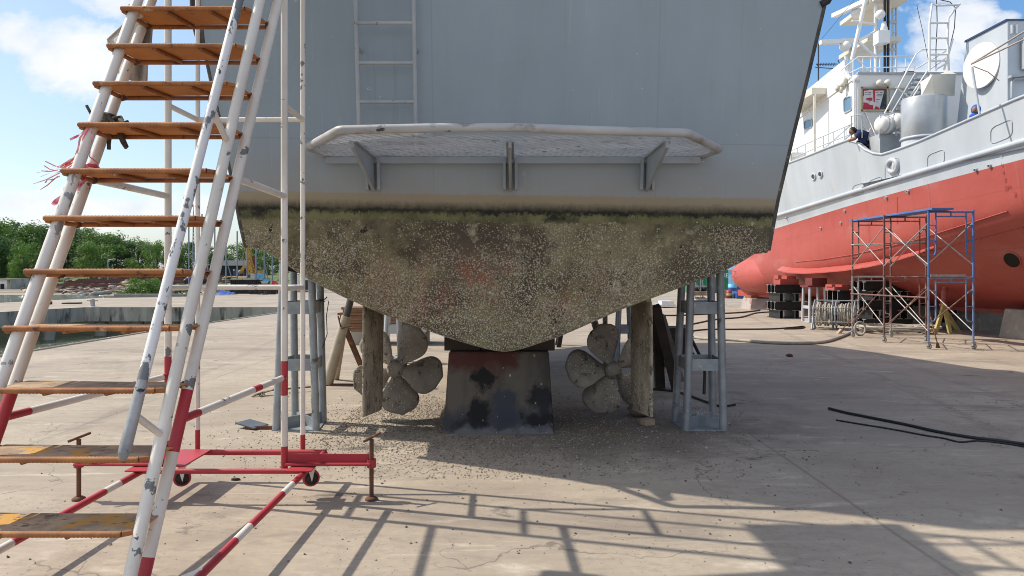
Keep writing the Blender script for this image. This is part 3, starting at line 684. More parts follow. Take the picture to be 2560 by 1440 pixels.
# ------------------------------------------------------------------ keel block and chocks
kb=MB(); 
kb.hexa([(-.638,6.67,-.02),(.392,6.67,-.02),(.40,7.55,-.02),(-.645,7.55,-.02),(-.592,6.73,.755),(.345,6.73,.755),(.35,7.45,.755),(-.60,7.45,.755)])
obj('keel_block',kb,BLOCKM,label='big tapered concrete block under the keel, daubed with red, black and blue paint',cat='concrete block',bevel=.02,base=(0,7,0))
for x0,x1,top,lb in ((-.64,-.30,.97,'dark timber wedge on the left end of the painted concrete keel block'),(.10,.405,.95,'dark timber wedge on the right end of the painted concrete keel block')):
    m=MB()
    xi,xo=(x1,x0) if x0<-.3 else (x0,x1)
    m.hexa([(x0,6.80,.757),(x1,6.80,.757),(x1,7.35,.757),(x0,7.35,.757),(x0,6.80,top if xo==x0 else .84),(x1,6.80,.84 if xo==x0 else top),(x1,7.35,.84 if xo==x0 else top),(x0,7.35,top if xo==x0 else .84)])
    obj('timber_wedge',m,DKTIM,label=lb,cat='timber',bevel=.006,group='timber wedges under the keel')
m=MB(); m.box((-.295,6.82,.757),(.095,7.35,.80)); obj('timber_pad',m,DKTIM,label='flat dark timber pad between the wedges directly under the keel',cat='timber')
# ------------------------------------------------------------------ rolling stair on the left
stair=thing('rolling_stair','tall white and red mobile stair with rusty orange treads and peeling handrail','mobile stair',(-1.9,4.2,0))
zf=lambda h: 2.8625+.389*h
zr=lambda h: 3.0625+.389*h
xRf=lambda h: -1.57-.0*h+(h-.25)/(3.026-.25)*(.156)
xRr=lambda h: -1.60+(h-.178)/(3.115-.178)*(.211)
xLf=lambda h: -2.31-(-.21)*(h-.995)/(3.026-.995)
xLr=lambda h: -2.373+.231*(h-.983)/(3.09-.983)
TOP=4.15
def banded(pf,h0,h1,bands,r,name,mats,n=14):
    # pf(h)->point ; bands: list of (ha,hb) painted with material 1
    cuts=sorted({h0,h1}|{x for b in bands for x in b if h0<x<h1}); m=MB()
    for a,b in zip(cuts,cuts[1:]):
        mid=(a+b)/2; mi=1 if any(x<mid<y for x,y in bands) else 0
        m.path([pf(a+(b-a)*i/4) for i in range(5)],r,n,mi)
    return obj(name,m,mats,stair)
def hpix(py,z0,k):            # height on a sloped tube seen at row py
    t=(680-py)/FPX; return (1.5+z0*t)/(1-k*t)
rs=.0275
PEELW=paint('patchy_white_paint',(.78,.76,.72),(.66,.63,.58),2.2,.45,spots=[((.27,.28,.29),5.5,.615,.012),((.36,.22,.12),14,.7,.05)],stretch=(1,1,.6))
banded(lambda h:V((xRf(h),zf(h),h)),.16,TOP,[],rs,'stringer',[WHITEP,REDP])
banded(lambda h:V((xRr(h),zr(h),h)),.02,TOP,[(0,hpix(1393,3.0625,.389)),(hpix(1130,3.0625,.389),hpix(975,3.0625,.389))],rs,'stringer',[WHITEP,REDP])
banded(lambda h:V((xLf(h),zf(h),h)),.16,TOP,[],rs,'stringer',[PEELW,REDP])
banded(lambda h:V((xLr(h),zr(h),h)),.02,TOP,[(0,.35),(hpix(1130,3.0625,.389),hpix(984,3.0625,.389))],rs,'stringer',[WHITEP,REDP])
m=MB(); m.tube((xRf(.17),zf(.17),.17),(xRr(.12),zr(.12),.12),.02); obj('stringer_foot',m,WHITEP,stair); m=MB(); m.tube((xLf(.17),zf(.17),.17),(xLr(.12),zr(.12),.12),.02); obj('stringer_foot',m,WHITEP,stair)
SY=[25,118,212,315,430,548,681,823,978,1150,1336]
hs=[]
for py in SY: hs.append(hpix(py,2.83,.389))
hs=[hs[0]+.24*k for k in (4,3,2,1)]+hs+[.14]
for k,h in enumerate(hs):
    y0=2.825+.389*h; y1=zr(h)+.02
    xl0=xLf(h)-.045; xl1=xLr(h)+.03; xr0=xRf(h)-.005; xr1=xRr(h)+.0
    if k==len(hs)-1: continue
    tr=MB(); e=.012
    jit=lambda: random.uniform(-.004,.004)
    # cut-cornered plate
    pl_=[(xl0+.01,y0,h),(xr0-.05,y0,h),(xr0-.005,y0+.06,h),(xr0-.005,y1-.03,h),(xl1+.02,y1,h),(xl0+.01,y0+.05,h)]
    pl_=[(a,b,c+jit()) for a,b,c in pl_]
    tr.prism(pl_,V((0,0,.006)))
    st=obj('step',tr,STEP,stair)
    nb=MB()
    # ribbed nosing bar and the bars welded under the plate
    L_=xr0-.05-xl0; nseg=int(L_/.0085); pts=[V((xl0+L_*i/nseg,y0-.006,h+.004)) for i in range(nseg+1)]
    nb.path(pts,[.0125+(.0022 if i%2 else 0) for i in range(nseg+1)],8)
    nb.path([(xl0+L_,y0-.006,h+.004),(xr0+.012,y0+.07,h-.002)],.0125,8)
    st2=obj('nosing_bar',nb,RUSTO,st)
    fb=MB()
    fb.tube((xl1,y1,h-.010),(xr1+.015,y1,h-.010),.0125,n=8)
    fb.tube((xl0+.01,y0,h-.008),(xl1,y1,h-.012),.0125,n=8)
    for q in (.36,.72):
        a=V((xl0+(xr0-xl0)*q*.93,y0,h-.010)); b=V((xl1+(xr1-xl1)*q,y1,h-.012)); fb.tube(a,b,.011,n=8)
    obj('support_bar',fb,RUSTO,st)
    wd=MB()
    for px_ in ((xLr(h)+.028,zr(h),h-.012),(xRr(h)-.02,zr(h)-.01,h-.006)): wd.ell(px_,(.022,.02,.018),8,6,.25)
    obj('weld',wd,RUST,st)
# handrail
A=V((-1.54,2.933,.92)); B=V((-1.4515,3.48,2.293))
hr=MB(); d=(B-A)/(B.z-A.z)
low=A+d*(.775-.92); kink=A+d*(1.05-.92); top=A+d*(4.9-.92)
hr.path([kink,A+d*(1.5-.92),B,A+d*(3.3-.92),top],.0225,16,0)
hr.path([low,low+d*.03,kink],[.0235,.0245,.0225],16,1)
hr.path([low-d*.025,low],[.012,.0235],16,1)
hr.path([top,top+V((0,.25,.06)),V((-1.40,5.2,4.98))],.0225,12,0)
obj('handrail',hr,[PEELP,BAREP],stair)
for (h,q) in ((.787,A),(2.169,B),(3.5,A+d*(3.62-.92))):
    m=MB(); m.tube((xRf(h),zf(h)-.01,h),q,.0155,n=10); obj('handrail_bracket',m,WHITEP,stair)
# posts
def post(px,yy,r,h1,bands):
    x=(px-1280)*yy/FPX
    return banded(lambda h:V((x,yy,h)),.20,h1,bands,r,'post',[WHITEP,REDP])
hp=lambda py,yy: 1.5-(py-680)*yy/FPX
YF,YR=4.75,5.2
post(711,YF,.0225,5.0,[(0,hp(1115,YF)),(hp(988,YF),hp(902,YF))])
post(420,YF,.0225,5.0,[(0,hp(1100,YF)),(hp(985,YF),hp(891,YF))])
post(757,YR,.0175,5.0,[(0,hp(1086,YR))]); post(494,YR,.0175,5.0,[(0,hp(1074,YR))])
xF0,xF1=(420-1280)*YF/FPX,(711-1280)*YF/FPX; xB0,xB1=(494-1280)*YR/FPX,(757-1280)*YR/FPX
def brace(a,b,r=.0185,bands=()):
    a=V(a); b=V(b); m=MB(); cuts=sorted({0,1}|{x for q in bands for x in q})
    for s,e in zip(cuts,cuts[1:]):
        mid=(s+e)/2; m.tube(a.lerp(b,s),a.lerp(b,e),r,n=12,mi=1 if any(x<mid<y for x,y in bands) else 0)
    return obj('brace',m,[WHITEP,REDP],stair)
brace((xB0,YR,1.39),(xB1,YR,1.39)); brace((xF0,YF,1.395),(xB0,YR,1.39)); brace((xF1,YF,1.39),(xB1,YR,1.39))
brace((xB0,YR,2.60),(xB1,YR,2.60)); brace((xF0,YF,2.60),(xB0,YR,2.60)); brace((xF1,YF,2.60),(xB1,YR,2.60))
brace((xRr(2.0),zr(2.0),2.0),(xF1,YF,2.0),.021); brace((xLr(2.0),zr(2.0),2.0),(xF0,YF,2.0),.021)
brace((xRr(.806),zr(.806),.806),(xF1,YF,.806),.0195,[(0,.13),(.62,.70),(.96,1)]); brace((xLr(.815),zr(.815),.815),(xF0,YF,.815),.0195,[(0,.12),(.6,.74),(.95,1)])
for hh in (4.5,4.95):
    brace((xF0,YF,hh),(xB0,YR,hh)); brace((xF1,YF,hh),(xB1,YR,hh)); brace((xB0,YR,hh),(xB1,YR,hh))
    brace((xF0,YF,hh),(xLr(TOP)-.0,zr(TOP)-.2,hh))
m=MB(); m.box((xF0-.05,4.42,4.16),(xF1+.05,5.32,4.19)); 
for i in range(5): m.bar((xF0-.04+.21*i,4.42,4.13),(xF0-.04+.21*i,5.32,4.13),.04,.05)
obj('platform',m,STEP,stair)
# base frame
bx0,bx1=-2.415,-1.345; HB=.205
m=MB(); tb_=.021
m.tube((bx0-.02,4.68,HB),(bx1+.02,4.68,HB),.0175,n=12)
obj('base_tube',m,REDP,stair)
m=MB(); m.tube((bx0,5.17,HB),(bx1+.01,5.17,HB),tb_,n=12); obj('base_tube',m,REDP,stair)
def side_tube(x,bands):
    m=MB(); a=V((x,5.17,HB)); b=V((x-.005,3.07,HB-.02)); cuts=sorted({0,1}|{q for c in bands for q in c})
    for s,e in zip(cuts,cuts[1:]):
        mid=(s+e)/2; m.tube(a.lerp(b,s),a.lerp(b,e),.02,n=12,mi=1 if any(u<mid<v for u,v in bands) else 0)
    obj('base_tube',m,[REDP,WHITEP],stair)
def yrow(py): return (1.5-HB)*FPX/(py-680)
fr=lambda py:(5.17-yrow(py))/2.1
side_tube(bx1,[(fr(1208),fr(1232)),(fr(1310),fr(1345))]); side_tube(bx0,[(fr(1206),fr(1226)),(fr(1350),fr(1385))])
m=MB(); m.tube((xRr(.12),zr(.12),.10),(bx1,3.14,HB-.01),.018); obj('base_link',m,WHITEP,stair); m=MB(); m.tube((xLr(.12),zr(.12),.10),(bx0,3.14,HB-.01),.018); obj('base_link',m,WHITEP,stair)
for lo_,hi_ in (((-2.35,4.72,.222),(-2.15,5.15,.232)),((bx1-.10,4.60,.222),(bx1+.06,4.75,.23)),((bx0-.06,4.60,.222),(bx0+.10,4.75,.23))): m=MB(); m.box(lo_,hi_); obj('base_plate',m,REDP,stair)
OUTM=paint('worn_red_beam',(.40,.03,.045),(.33,.03,.04),4,.5,spots=[((.36,.17,.06),6,.68,.03),((.40,.33,.33),15,.72,.02)])
def outrigger(x0,x1,xs):
    s=1 if x1>x0 else -1; m=MB()
    m.box((min(x0,x1),4.745,.235),(max(x0,x1),4.757,.30)); m.box((min(x0,x1),4.69,.235),(max(x0,x1),4.744,.247))
    m.lathe([(.03,-.02),(.03,.035)],(xs,4.74,.235),n=14)
    obj('outrigger_beam',m,OUTM,stair)
    j=MB(); npt=44; j.path([(xs,4.74,.02+.38*i/npt) for i in range(npt+1)],[.0135+(.0018 if i%2 else 0) for i in range(npt+1)],10)
    j.lathe([(0,.022),(.026,.022),(.042,.010),(.042,0),(0,0)],(xs,4.74,.001),n=16)
    a=R(35); jo=obj('jack_screw',j,RUST,stair)
    k=MB(); k.tube((xs-.05*math.cos(a),4.74-.05,.395),(xs+.06*math.cos(a),4.74+.05,.43),.009,n=8); obj('jack_handle',k,RUST,jo)
outrigger(xF1+.02,-.925,-.925); outrigger(xF0-.02,-2.86,-2.852)
for x in (-1.335,-2.19):
    c=V((x,4.78,.135)); m=MB()
    m.lathe([(.0,-.018),(.036,-.018),(.040,-.021),(.050,-.021),(.056,-.014),(.056,.014),(.050,.021),(.036,.018),(0,.018)],c,(.45,-.9,0),24)
    ca=obj('caster_wheel',m,REDP,stair)
    q=MB(); q.lathe([(0,.0185),(.043,.0185),(.043,.0225),(0,.0225)],c,(.45,-.9,0),20); obj('wheel_disc',q,BLACK,ca)
    f_=MB(); ax=V((.45,-.9,0)).normalized()
    for s in (-1,1): f_.prism([c+ax*s*.031+V((0,0,-.02)),c+ax*s*.031+V((-.025*ax.y,.025*ax.x,.085)),c+ax*s*.031+V((.03*ax.y,-.03*ax.x,.085))],ax*s*.004)
    f_.obox(c+V((0,0,.085)),(.08,.08,.006)); obj('caster_fork',f_,WHITEP,ca)
# cloth tied to the stringer
def lerp(a,b,t): return a+(b-a)*t
def pw(tab,t):
    for (t0,a),(t1,b) in zip(tab,tab[1:]):
        if t<=t1: 
            k=(t-t0)/(t1-t0); return tuple(lerp(p,q,k) for p,q in zip(a,b))
    return tab[-1][1]
lt=[(0,(330,16)),(.18,(318,50)),(.42,(264,100)),(.55,(285,140)),(.8,(292,170)),(1,(296,184))]
rt=[(0,(352,18)),(.2,(383,60)),(.5,(379,120)),(.7,(371,155)),(1,(368,206))]
def clf(u,v):
    a=pw(lt,v); b=pw(rt,v); px=lerp(a[0],b[0],u); py=lerp(a[1],b[1],u)+8*math.sin(u*math.pi)*(v>.9)
    dz=.035*math.sin(u*9+v*2)*min(1,v*3)+.02*math.sin(u*17+1)*min(1,v*2)-.05*(1-min(1,v*4))
    return P(px,py,4.17+.10*u*min(1,v*3)+dz)
m=MB(); m.grid(clf,26,22); obj('cloth',m,CLOTH,label='grey cloth rag tied round the upper stair stringer and hanging in folds',cat='cloth',solid=.003)
m=MB(); m.torus(P(340,22,4.05),.034,.010,(.1,.35,.95),20,6); m.torus(P(337,30,4.05),.036,.012,(.2,.35,.9),20,6); obj('cloth_tie',m,CLOTH,label='thin grey strip knotted round the top of the stair stringer',cat='cloth strip')
# streamer
TAPEM,tt,bb=newmat('red_plastic_streamer'); fin(tt,bb,tt.mix(tt.mr(tt.noise(tt.pos(),22,3),.45,.6),(.62,.06,.09),(.75,.35,.38)),.35); bb.inputs['Transmission Weight'].default_value=.15
m=MB()
def ribbon(px,w,z0=3.70,tw=0):
    pts=[P(a,b,z0+random.uniform(-.02,.02)) for a,b in px]
    # smooth
    out=[]
    for i in range(len(pts)-1):
        for k in range(4): out.append(pts[i].lerp(pts[i+1],k/4))
    out.append(pts[-1]); vs=[]
    for i,p in enumerate(out):
        t=(out[min(i+1,len(out)-1)]-out[max(0,i-1)]).normalized(); sd=t.cross(V((0,1,0)))
        ang=tw*i/len(out)+.5*math.sin(i*.6); sd=(sd*math.cos(ang)+V((0,1,0))*math.sin(ang)).normalized()
        vs += [p-sd*w/2,p+sd*w/2]
    m.add(vs,[(2*i,2*i+1,2*i+3,2*i+2) for i in range(len(out)-1)],0,True)
ribbon([(236,310),(220,309),(205,312)],.02); ribbon([(228,318),(215,325),(200,336),(190,342),(175,349)],.012)
for k in range(7):
    o=random.uniform(-5,5); e=random.uniform(-22,22)
    ribbon([(222+o*.5,320),(205+o,345),(200+o,372),(193+o,392),(178+o,406+o),(160+o,418+e*.3),(140-k*3,428+e*.6),(112-k*4+abs(e),436+e)],random.uniform(.005,.012),3.66+.02*k,2)
for a,b in (((145,425),(103,427)),((140,427),(110,414)),((145,440),(92,480)),((150,432),(82,460)),((150,440),(118,450)),((160,420),(113,403))): ribbon([a,((a[0]+b[0])/2,(a[1]+b[1])/2+3),b],.005)
ribbon([(228,322),(231,345),(226,372),(224,392),(235,400),(245,410)],.006,3.68); ribbon([(209,410),(220,424),(214,440),(200,458),(190,474)],.015,3.70); ribbon([(216,448),(203,462),(186,480)],.014,3.68); ribbon([(157,493),(142,503),(125,517)],.026,3.62)
m.torus(V((xLr(2.06),zr(2.06),2.06)),.030,.012,(0,.36,.93),18,5)
obj('plastic_streamer',m,TAPEM,label='torn red and pink plastic streamer fluttering from the left stair stringer',cat='streamer')
# dark rope knot
m=MB(); c0=V((xLr(2.33),zr(2.33),2.33)); axd=V((.1,.36,.93))
for k in range(5): m.torus(c0+axd*(.012*k-.02),.034+.004*random.random(),.010,axd+V((random.uniform(-.2,.2),random.uniform(-.2,.2),0)),18,6)
for k in range(9):
    p=c0+V((.03,-.03,0)); pts=[p]
    for i in range(6): p=p+V((random.uniform(-.02,.045),random.uniform(-.03,.02),random.uniform(-.05,.03))); pts.append(p)
    m.path(pts,.010,6)
m.path([c0+V((-.03,-.02,.0)),c0+V((-.06,-.05,.02)),c0+V((-.085,-.06,.075))],.008,6)
m.path([c0+V((.03,-.03,-.05)),c0+V((.02,-.03,-.13)),c0+V((.02,-.03,-.16))],.010,6)
obj('rope_knot',m,ROPE,label='dark frayed rope knotted round the rear left stair stringer',cat='rope')

# ------------------------------------------------------------------ steel boat stands under the stern
def boat_stand(pts, bars, label, group, rad=.036, mat=GALV, base=True):
    cx=sum(p[0].x for p in pts)/4; cy=sum(p[0].y for p in pts)/4
    t=thing('boat_stand',label,'boat stand',(cx,cy,0),group)
    for a,b in pts:
        m=MB(); m.tube(a,b,rad,n=14); m.lathe([(0,0),(rad*1.25,0),(rad*1.25,.012),(0,.012)],b,n=14); obj('leg',m,mat,t)
    at=lambda k,h: pts[k][0].lerp(pts[k][1],h/(pts[k][1].z-pts[k][0].z))
    for h,hh in bars:
        for a,b in ((0,1),(1,2),(2,3),(3,0)):
            m=MB(); m.bar(at(a,h),at(b,h),.012,hh); obj('cross_plate',m,mat,t)
    if base:
        m=MB(); q=[p[0] for p in pts]
        for a,b in ((0,2),(1,3)): m.bar(q[a]+V((0,0,.06)),q[b]+V((0,0,.06 if a==0 else .062)),.012,.10)
        c=sum(q,V((0,0,0)))/4; e=[c+(p-c)*1.16 for p in q]; m.hexa([p+V((0,0,.001)) for p in e]+[p+V((0,0,.011)) for p in e]); obj('base_plate',m,mat,t)
    return t
def leg(pxb,pyb,pxt,pyt,yy):
    a=P(pxb,pyb,yy); a.z=.0
    return (a,P(pxt,pyt,yy-.0))
yN=6.82
ls=[leg(690,1075,709,655,yN),leg(790,1075,779,690,yN),leg(808,1055,800,700,7.2),leg(738,1055,733,672,7.2)]
boat_stand(ls,[(1.16,.115),(.62,.11)],'galvanised four-legged steel stand under the left side of the boat stern, in sunlight','steel stands under the boat')
rsd=[leg(1716,1076,1727,705,yN),leg(1809,1076,1800,672,yN),leg(1782,1052,1777,680,7.2),leg(1688,1052,1704,715,7.2)]
boat_stand(rsd,[(1.16,.115),(.62,.11)],'galvanised four-legged steel stand under the right side of the boat stern, in shade','steel stands under the boat',.037)
for k,(px,py,lb) in enumerate(((983,905,'slim grey steel stand behind the left propeller'),(1560,905,'slim grey steel stand behind the right propeller'))):
    c=G(px,py); w_=.13
    q=[(c+V((sx*w_,sy*w_,0)),c+V((sx*w_*.6,sy*w_*.6,1.06))) for sx,sy in ((-1,-1),(1,-1),(1,1),(-1,1))]
    boat_stand(q,[(.55,.14)],lb,'slim stands under the boat',.035,paint('pale_galvanised_steel',(.52,.56,.59),(.45,.49,.52),5,.5,.2) if k==0 else GALV)
# black pad on the left stand
m=MB(); a=P(738,672,7.05); m.hexa([a+V((-.06,-.12,-.02)),a+V((.22,-.12,-.06)),a+V((.22,.12,-.06)),a+V((-.06,.12,-.02)),a+V((-.06,-.12,.03)),a+V((.22,-.12,-.03)),a+V((.22,.12,-.03)),a+V((-.06,.12,.03))])
obj('stand_pad',m,DKTIM,label='black wedge pad on top of the left galvanised stand',cat='pad')
m=MB(); a=P(800,752,7.16); m.torus(a+V((0,0,0)),.043,.006,(.1,.1,1),20,6); m.path([a+V((.04,-.04,0)),P(822,752,7.1),P(816,790,7.1),P(818,835,7.1),P(806,870,7.1)],.004,6); m.path([P(795,750,7.1),P(812,748,7.1),P(818,742,7.1)],.006,6)
obj('cable_tie',m,CABLE,label='thin black cable tied round the left galvanised stand with a hanging loop',cat='cable')
# leaning rusty prop
pr=thing('prop_stand','leaning cream and rust pipe prop with a dark inner tube, left of the rudder','prop stand',(-2.4,9.6,0))
PROPC=paint('cream_rusty_pipe',(.45,.40,.32),(.36,.30,.22),4,.6,spots=[((.30,.14,.05),4,.58,.08),((.16,.08,.04),9,.66,.05)])
yp=9.55; m=MB(); m.tube(P(818,960,yp)*1,P(866,790,yp),.075,.062,14); m.tube(P(838,953,yp+.5),P(862,800,yp+.1),.05,n=12); obj('outer_pipe',m,PROPC,pr)
m=MB(); m.tube(P(864,797,yp),P(883,725,yp),.048,n=12); obj('inner_pipe',m,paint('dark_pipe',(.09,.085,.08),None,5,.5),pr)
m=MB(); m.bar(P(861,815,yp),P(903,915,yp+.9),.06,.06); m.box((P(810,960,yp).x,yp-.05,.001),(P(925,960,yp).x,yp+.02,.02)); obj('strut',m,RUST,pr)
m=MB(); m.tube(P(852,822,yp-.08),P(878,814,yp-.08),.01,n=6); m.tube(P(845,790,yp-.07),P(852,818,yp-.07),.009,n=6); obj('locking_pin',m,RUST,pr)
# wooden shores on the right
for a,b,w_,mt_,lb in ((P(1640,765,8.7),P(1690,968,9.2),.10,DKTIM,'dark leaning timber shore propped beside the right rudder, front one'),(P(1640,770,9.0),P(1650,965,9.3),.12,DKTIM,'dark upright timber shore beside the right rudder, behind the leaning one'),(P(1655,790,9.6),P(1703,950,9.9),.08,paint('grey_weathered_timber',(.17,.155,.14),(.11,.10,.09),5,.9,stretch=(1,1,.3),bump=.4),'weathered grey leaning timber shore farthest from the right rudder')):
    b.z=0; m=MB(); m.bar(a,b,w_,.09,(0,1,0)); obj('timber_shore',m,mt_,label=lb,cat='timber shore',group='timber shores by the right rudder',bevel=.004)
# planks in stacks
def stack(name,label,cx,cy,w_,rowsn,h,mat,z0=0,ang=0,dep=.8):
    t=thing(name,label,'timber stack',(cx,cy,z0))
    for r in range(rowsn):
        m=MB(); x0=cx-w_/2+random.uniform(-.06,.06); x1=cx+w_/2+random.uniform(-.06,.06); y=cy-dep/2
        while y<cy+dep/2-.05:
            ww=random.uniform(.12,.2); m.box((x0+random.uniform(-.05,.05),y,z0+r*h),(x1+random.uniform(-.05,.05),min(y+ww-.01,cy+dep/2),z0+(r+1)*h-.006)); y+=ww
        obj('plank',m,mat,t)
    return t
stack('plank_stack','stack of reddish brown planks on blocks, behind the left rudder',-2.55,15.2,1.95,9,.055,TIMB,.28)
for x in (-3.2,-1.9):
    m=MB(); m.box((x-.12,14.8,0),(x+.12,15.6,.275)); obj('stack_block',m,DKCONC,label='grey block under the '+('left' if x<-3 else 'right')+' end of the brown plank stack',cat='block')
m=MB(); m.box((-2.3,14.7,.27),(-1.75,14.75,.42)); obj('grey_board',m,flat('pale_board',(.5,.53,.55),.5),label='pale grey board leaning on the front of the brown plank stack',cat='board')
stack('slate_stack','stack of thin dark boards on a pallet by the right rudder',2.52,11.6,.62,16,.03,DKTIM,.14,dep=.5)
m=MB()
for i in range(4): m.box((2.1,11.3+.17*i,.10),(2.9,11.4+.17*i,.135))
for i in range(3): m.box((2.1+.33*i,11.3,.0),(2.2+.33*i,11.9,.098))
obj('pallet',m,PALET,label='small wooden pallet under the stack of thin dark boards',cat='pallet')
m=MB(); m.obox(G(813,838+0)+V((0,0,.05)),(.35,.12,.03),Matrix.Rotation(.3,3,'Z')); m.obox(G(905,862)+V((0,0,.03)),(.34,.10,.05),Matrix.Rotation(-.2,3,'Z')); 
m.v=m.v[8:]; m.f=[[i-8 for i in f] for f in m.f[6:]]; m.m=m.m[6:]; m.s=m.s[6:]
obj('wood_offcut',m,PALET,label='short pale wood offcut lying left of the rudder on the concrete',cat='wood offcut')
# trestle under the hull, far
tq=thing('trestle','dark timber trestle standing under the hull behind the right propeller','trestle',(1.35,14.6,0))
m=MB(); m.bar((.95,14.6,.62),(1.75,14.6,.62),.16,.14); obj('beam',m,DKTIM,tq)
for sx in (-1,1):
    for sy in (-1,1): m=MB(); m.bar((1.35+sx*.30,14.6+sy*.06,.6),(1.35+sx*.42,14.6+sy*.25,0),.09,.09,(0,1,0)); obj('leg',m,DKTIM,tq)
m=MB(); m.box((-.35,11.2,0),(.35,11.9,.5)); m.box((-.3,11.25,.5),(.3,11.85,.72)); obj('keel_block',m,[CONCB],label='plain grey concrete block with a timber cap, farther under the keel',cat='concrete block',bevel=.02)
# loose things on the concrete
m=MB(); c=G(628,1070); rz=Matrix.Rotation(R(-24),3,'Z')@Matrix.Rotation(R(7),3,'Y'); m.obox(c+V((0,.02,.035)),(.24,.19,.014),rz)
sp=obj('steel_plate',m,paint('dark_steel_plate',(.13,.14,.15),(.09,.10,.11),6,.45,.3),label='small dark steel plate propped on a bar in front of the left stand',cat='steel plate',bevel=.002)
m=MB(); m.bar(G(605,1075)+V((.02,.03,.018)),G(660,1078)+V((.05,.08,.018)),.03,.03); obj('steel_bar',m,RUST,label='short rusty bar lying under the small dark steel plate',cat='steel bar')
m=MB(); c=G(655,990)
for k in range(16): m.path([c+V((.12,.1,.06)),c+V((random.uniform(-.02,.05),random.uniform(-.03,.05),.045)),c+V((random.uniform(-.14,.02),random.uniform(-.10,.06),.008))],.007,5)
m.tube(c+V((.1,.08,.06)),c+V((.55,.42,.05)),.012,n=6); obj('old_brush',m,paint('old_brush_bristle',(.22,.17,.11),None,8,.9),label='worn out brown brush lying behind the stair near the left stand',cat='brush')
def lump(px,py,r,label,mat=STONE,name='concrete_lump',cat='concrete lump'):
    m=MB(); c=G(px,py); m.ell(c+V((0,0,r[2]*.8)),r,10,7,.16); obj(name,m,mat,label=label,cat=cat)
lump(1600,1040,(.13,.12,.075),'rounded brown concrete lump on the ground under the right rudder',paint('brown_lump',(.17,.125,.095),(.12,.09,.07),6,.9,bump=.5))
m=MB(); m.obox(G(1618,1062)+V((0,0,.03)),(.12,.10,.06),Matrix.Rotation(.5,3,'Z')); obj('timber_chip',m,PALET,label='small pale wood block beside the brown lump under the right rudder',cat='wood block',bevel=.006)
def hose(name,pxs,r,mat,label,cat='cable',zz=None):
    pts=[G(*p)+V((0,0,r)) for p in pxs]; sm=[]
    for i in range(len(pts)-1):
        p0=pts[max(0,i-1)];p1=pts[i];p2=pts[i+1];p3=pts[min(len(pts)-1,i+2)]
        for k in range(6):
            t=k/6; sm.append(.5*((2*p1)+(p2-p0)*t+(2*p0-5*p1+4*p2-p3)*t*t+(3*p1-p0-3*p2+p3)*t**3))
    sm.append(pts[-1]); m=MB(); m.path(sm,r,8,0); obj(name,m,mat,label=label,cat=cat)
hose('power_cable',[(2072,1024),(2120,1036),(2190,1050),(2270,1066),(2340,1082),(2420,1096),(2500,1106),(2600,1120)],.0145,CABLE,'thick black cable lying on the shaded concrete at lower right')
hose('thin_cable',[(2090,1052),(2150,1062),(2230,1075),(2310,1090),(2360,1098),(2400,1107),(2450,1104),(2520,1112),(2600,1126)],.008,CABLE,'thin black cable running beside the thick one at lower right')
hose('water_hose',[(1690,838),(1760,850),(1830,853),(1920,860),(2000,862),(2060,858),(2100,846),(2128,834)],.033,HOSE,'thick grey hose snaking over the concrete to the hose reel','hose')
hose('welding_cable',[(1690,818),(1730,812),(1790,800),(1850,795),(1890,784),(1930,781)],.022,CABLE,'black cable crossing the concrete behind the right stand towards the steel cribbing')
hose('ground_cable',[(1700,834),(1760,826),(1840,825),(1930,824),(1985,820),(2010,818),(2000,823),(1960,824)],.02,CABLE,'dark cable ending in a small loop in front of the red ship stands')
hose('far_cable',[(1640,790),(1700,790),(1780,786),(1850,783),(1900,777)],.025,CABLE,'thin far cable stretched across the concrete behind the right stand')
hose('shade_cable',[(1500,985),(1600,975),(1690,982),(1760,1005),(1800,1018),(1838,1014)],.013,CABLE,'black cable lying under the right stand, ending in a plug')
m=MB(); m.path([P(1730,850,8.2),P(1750,890,8.3),P(1762,930,8.3),P(1760,985,8.2)],.018,8); obj('hanging_hose',m,CABLE,label='black hose hanging behind the right galvanised stand',cat='hose')
# shell and gravel debris
def pebbles(name,cnt,fn,mats,label=None,smin=.003,smax=.0095):
    m=MB()
    for _ in range(cnt):
        x,y=fn(); s=random.uniform(smin,smax)*random.choice((.7,1,1,1.3)); c=V((x,y,s*.3)); a=random.random()*6.28
        vs=[]; 
        for k in range(4): vs.append(c+V((math.cos(a+k*1.57)*s*random.uniform(.6,1.2),math.sin(a+k*1.57)*s*random.uniform(.6,1.2),random.uniform(-.3,.15)*s)))
        vs.append(c+V((random.uniform(-.3,.3)*s,random.uniform(-.3,.3)*s,s*random.uniform(.4,.8))))
        m.add(vs,[(0,1,4),(1,2,4),(2,3,4),(3,0,4)],random.choice((0,0,1,1,2,3)) )
    obj(name,m,mats,kind='stuff')
PEB=[flat('shell_tan',(.26,.21,.15),.9),flat('shell_grey',(.23,.195,.155),.9),flat('shell_dark',(.10,.08,.062),.9),flat('shell_white',(.46,.42,.35),.9)]
def fa():
    while True:
        x=random.gauss(-.1,.95); y=random.gauss(6.75,.85)
        if 5.2<y<9.5 and not(-.66<x<.42 and 6.6<y<7.6): return x,y
def fb():
    return random.gauss(.3,1.9), 5.6+random.uniform(-1.9,3.4)
def fc_(): 
    while True:
        x=random.uniform(-1.7,-.6); y=random.gauss(7.3,.7)
        if 6<y<9.5: return x,y
pebbles('shell_debris',15000,fa,PEB); pebbles('shell_debris',4200,fc_,PEB)
pebbles('scattered_debris',750,fb,[PEB[1],PEB[2],PEB[2],PEB[0]],smin=.004,smax=.010)
WCH=flat('white_paint_flake',(.6,.62,.66),.8)
pebbles('paint_flakes',420,lambda:(random.gauss(1.98,.14),random.gauss(7.55,.35)),[WCH,WCH,PEB[1],WCH])
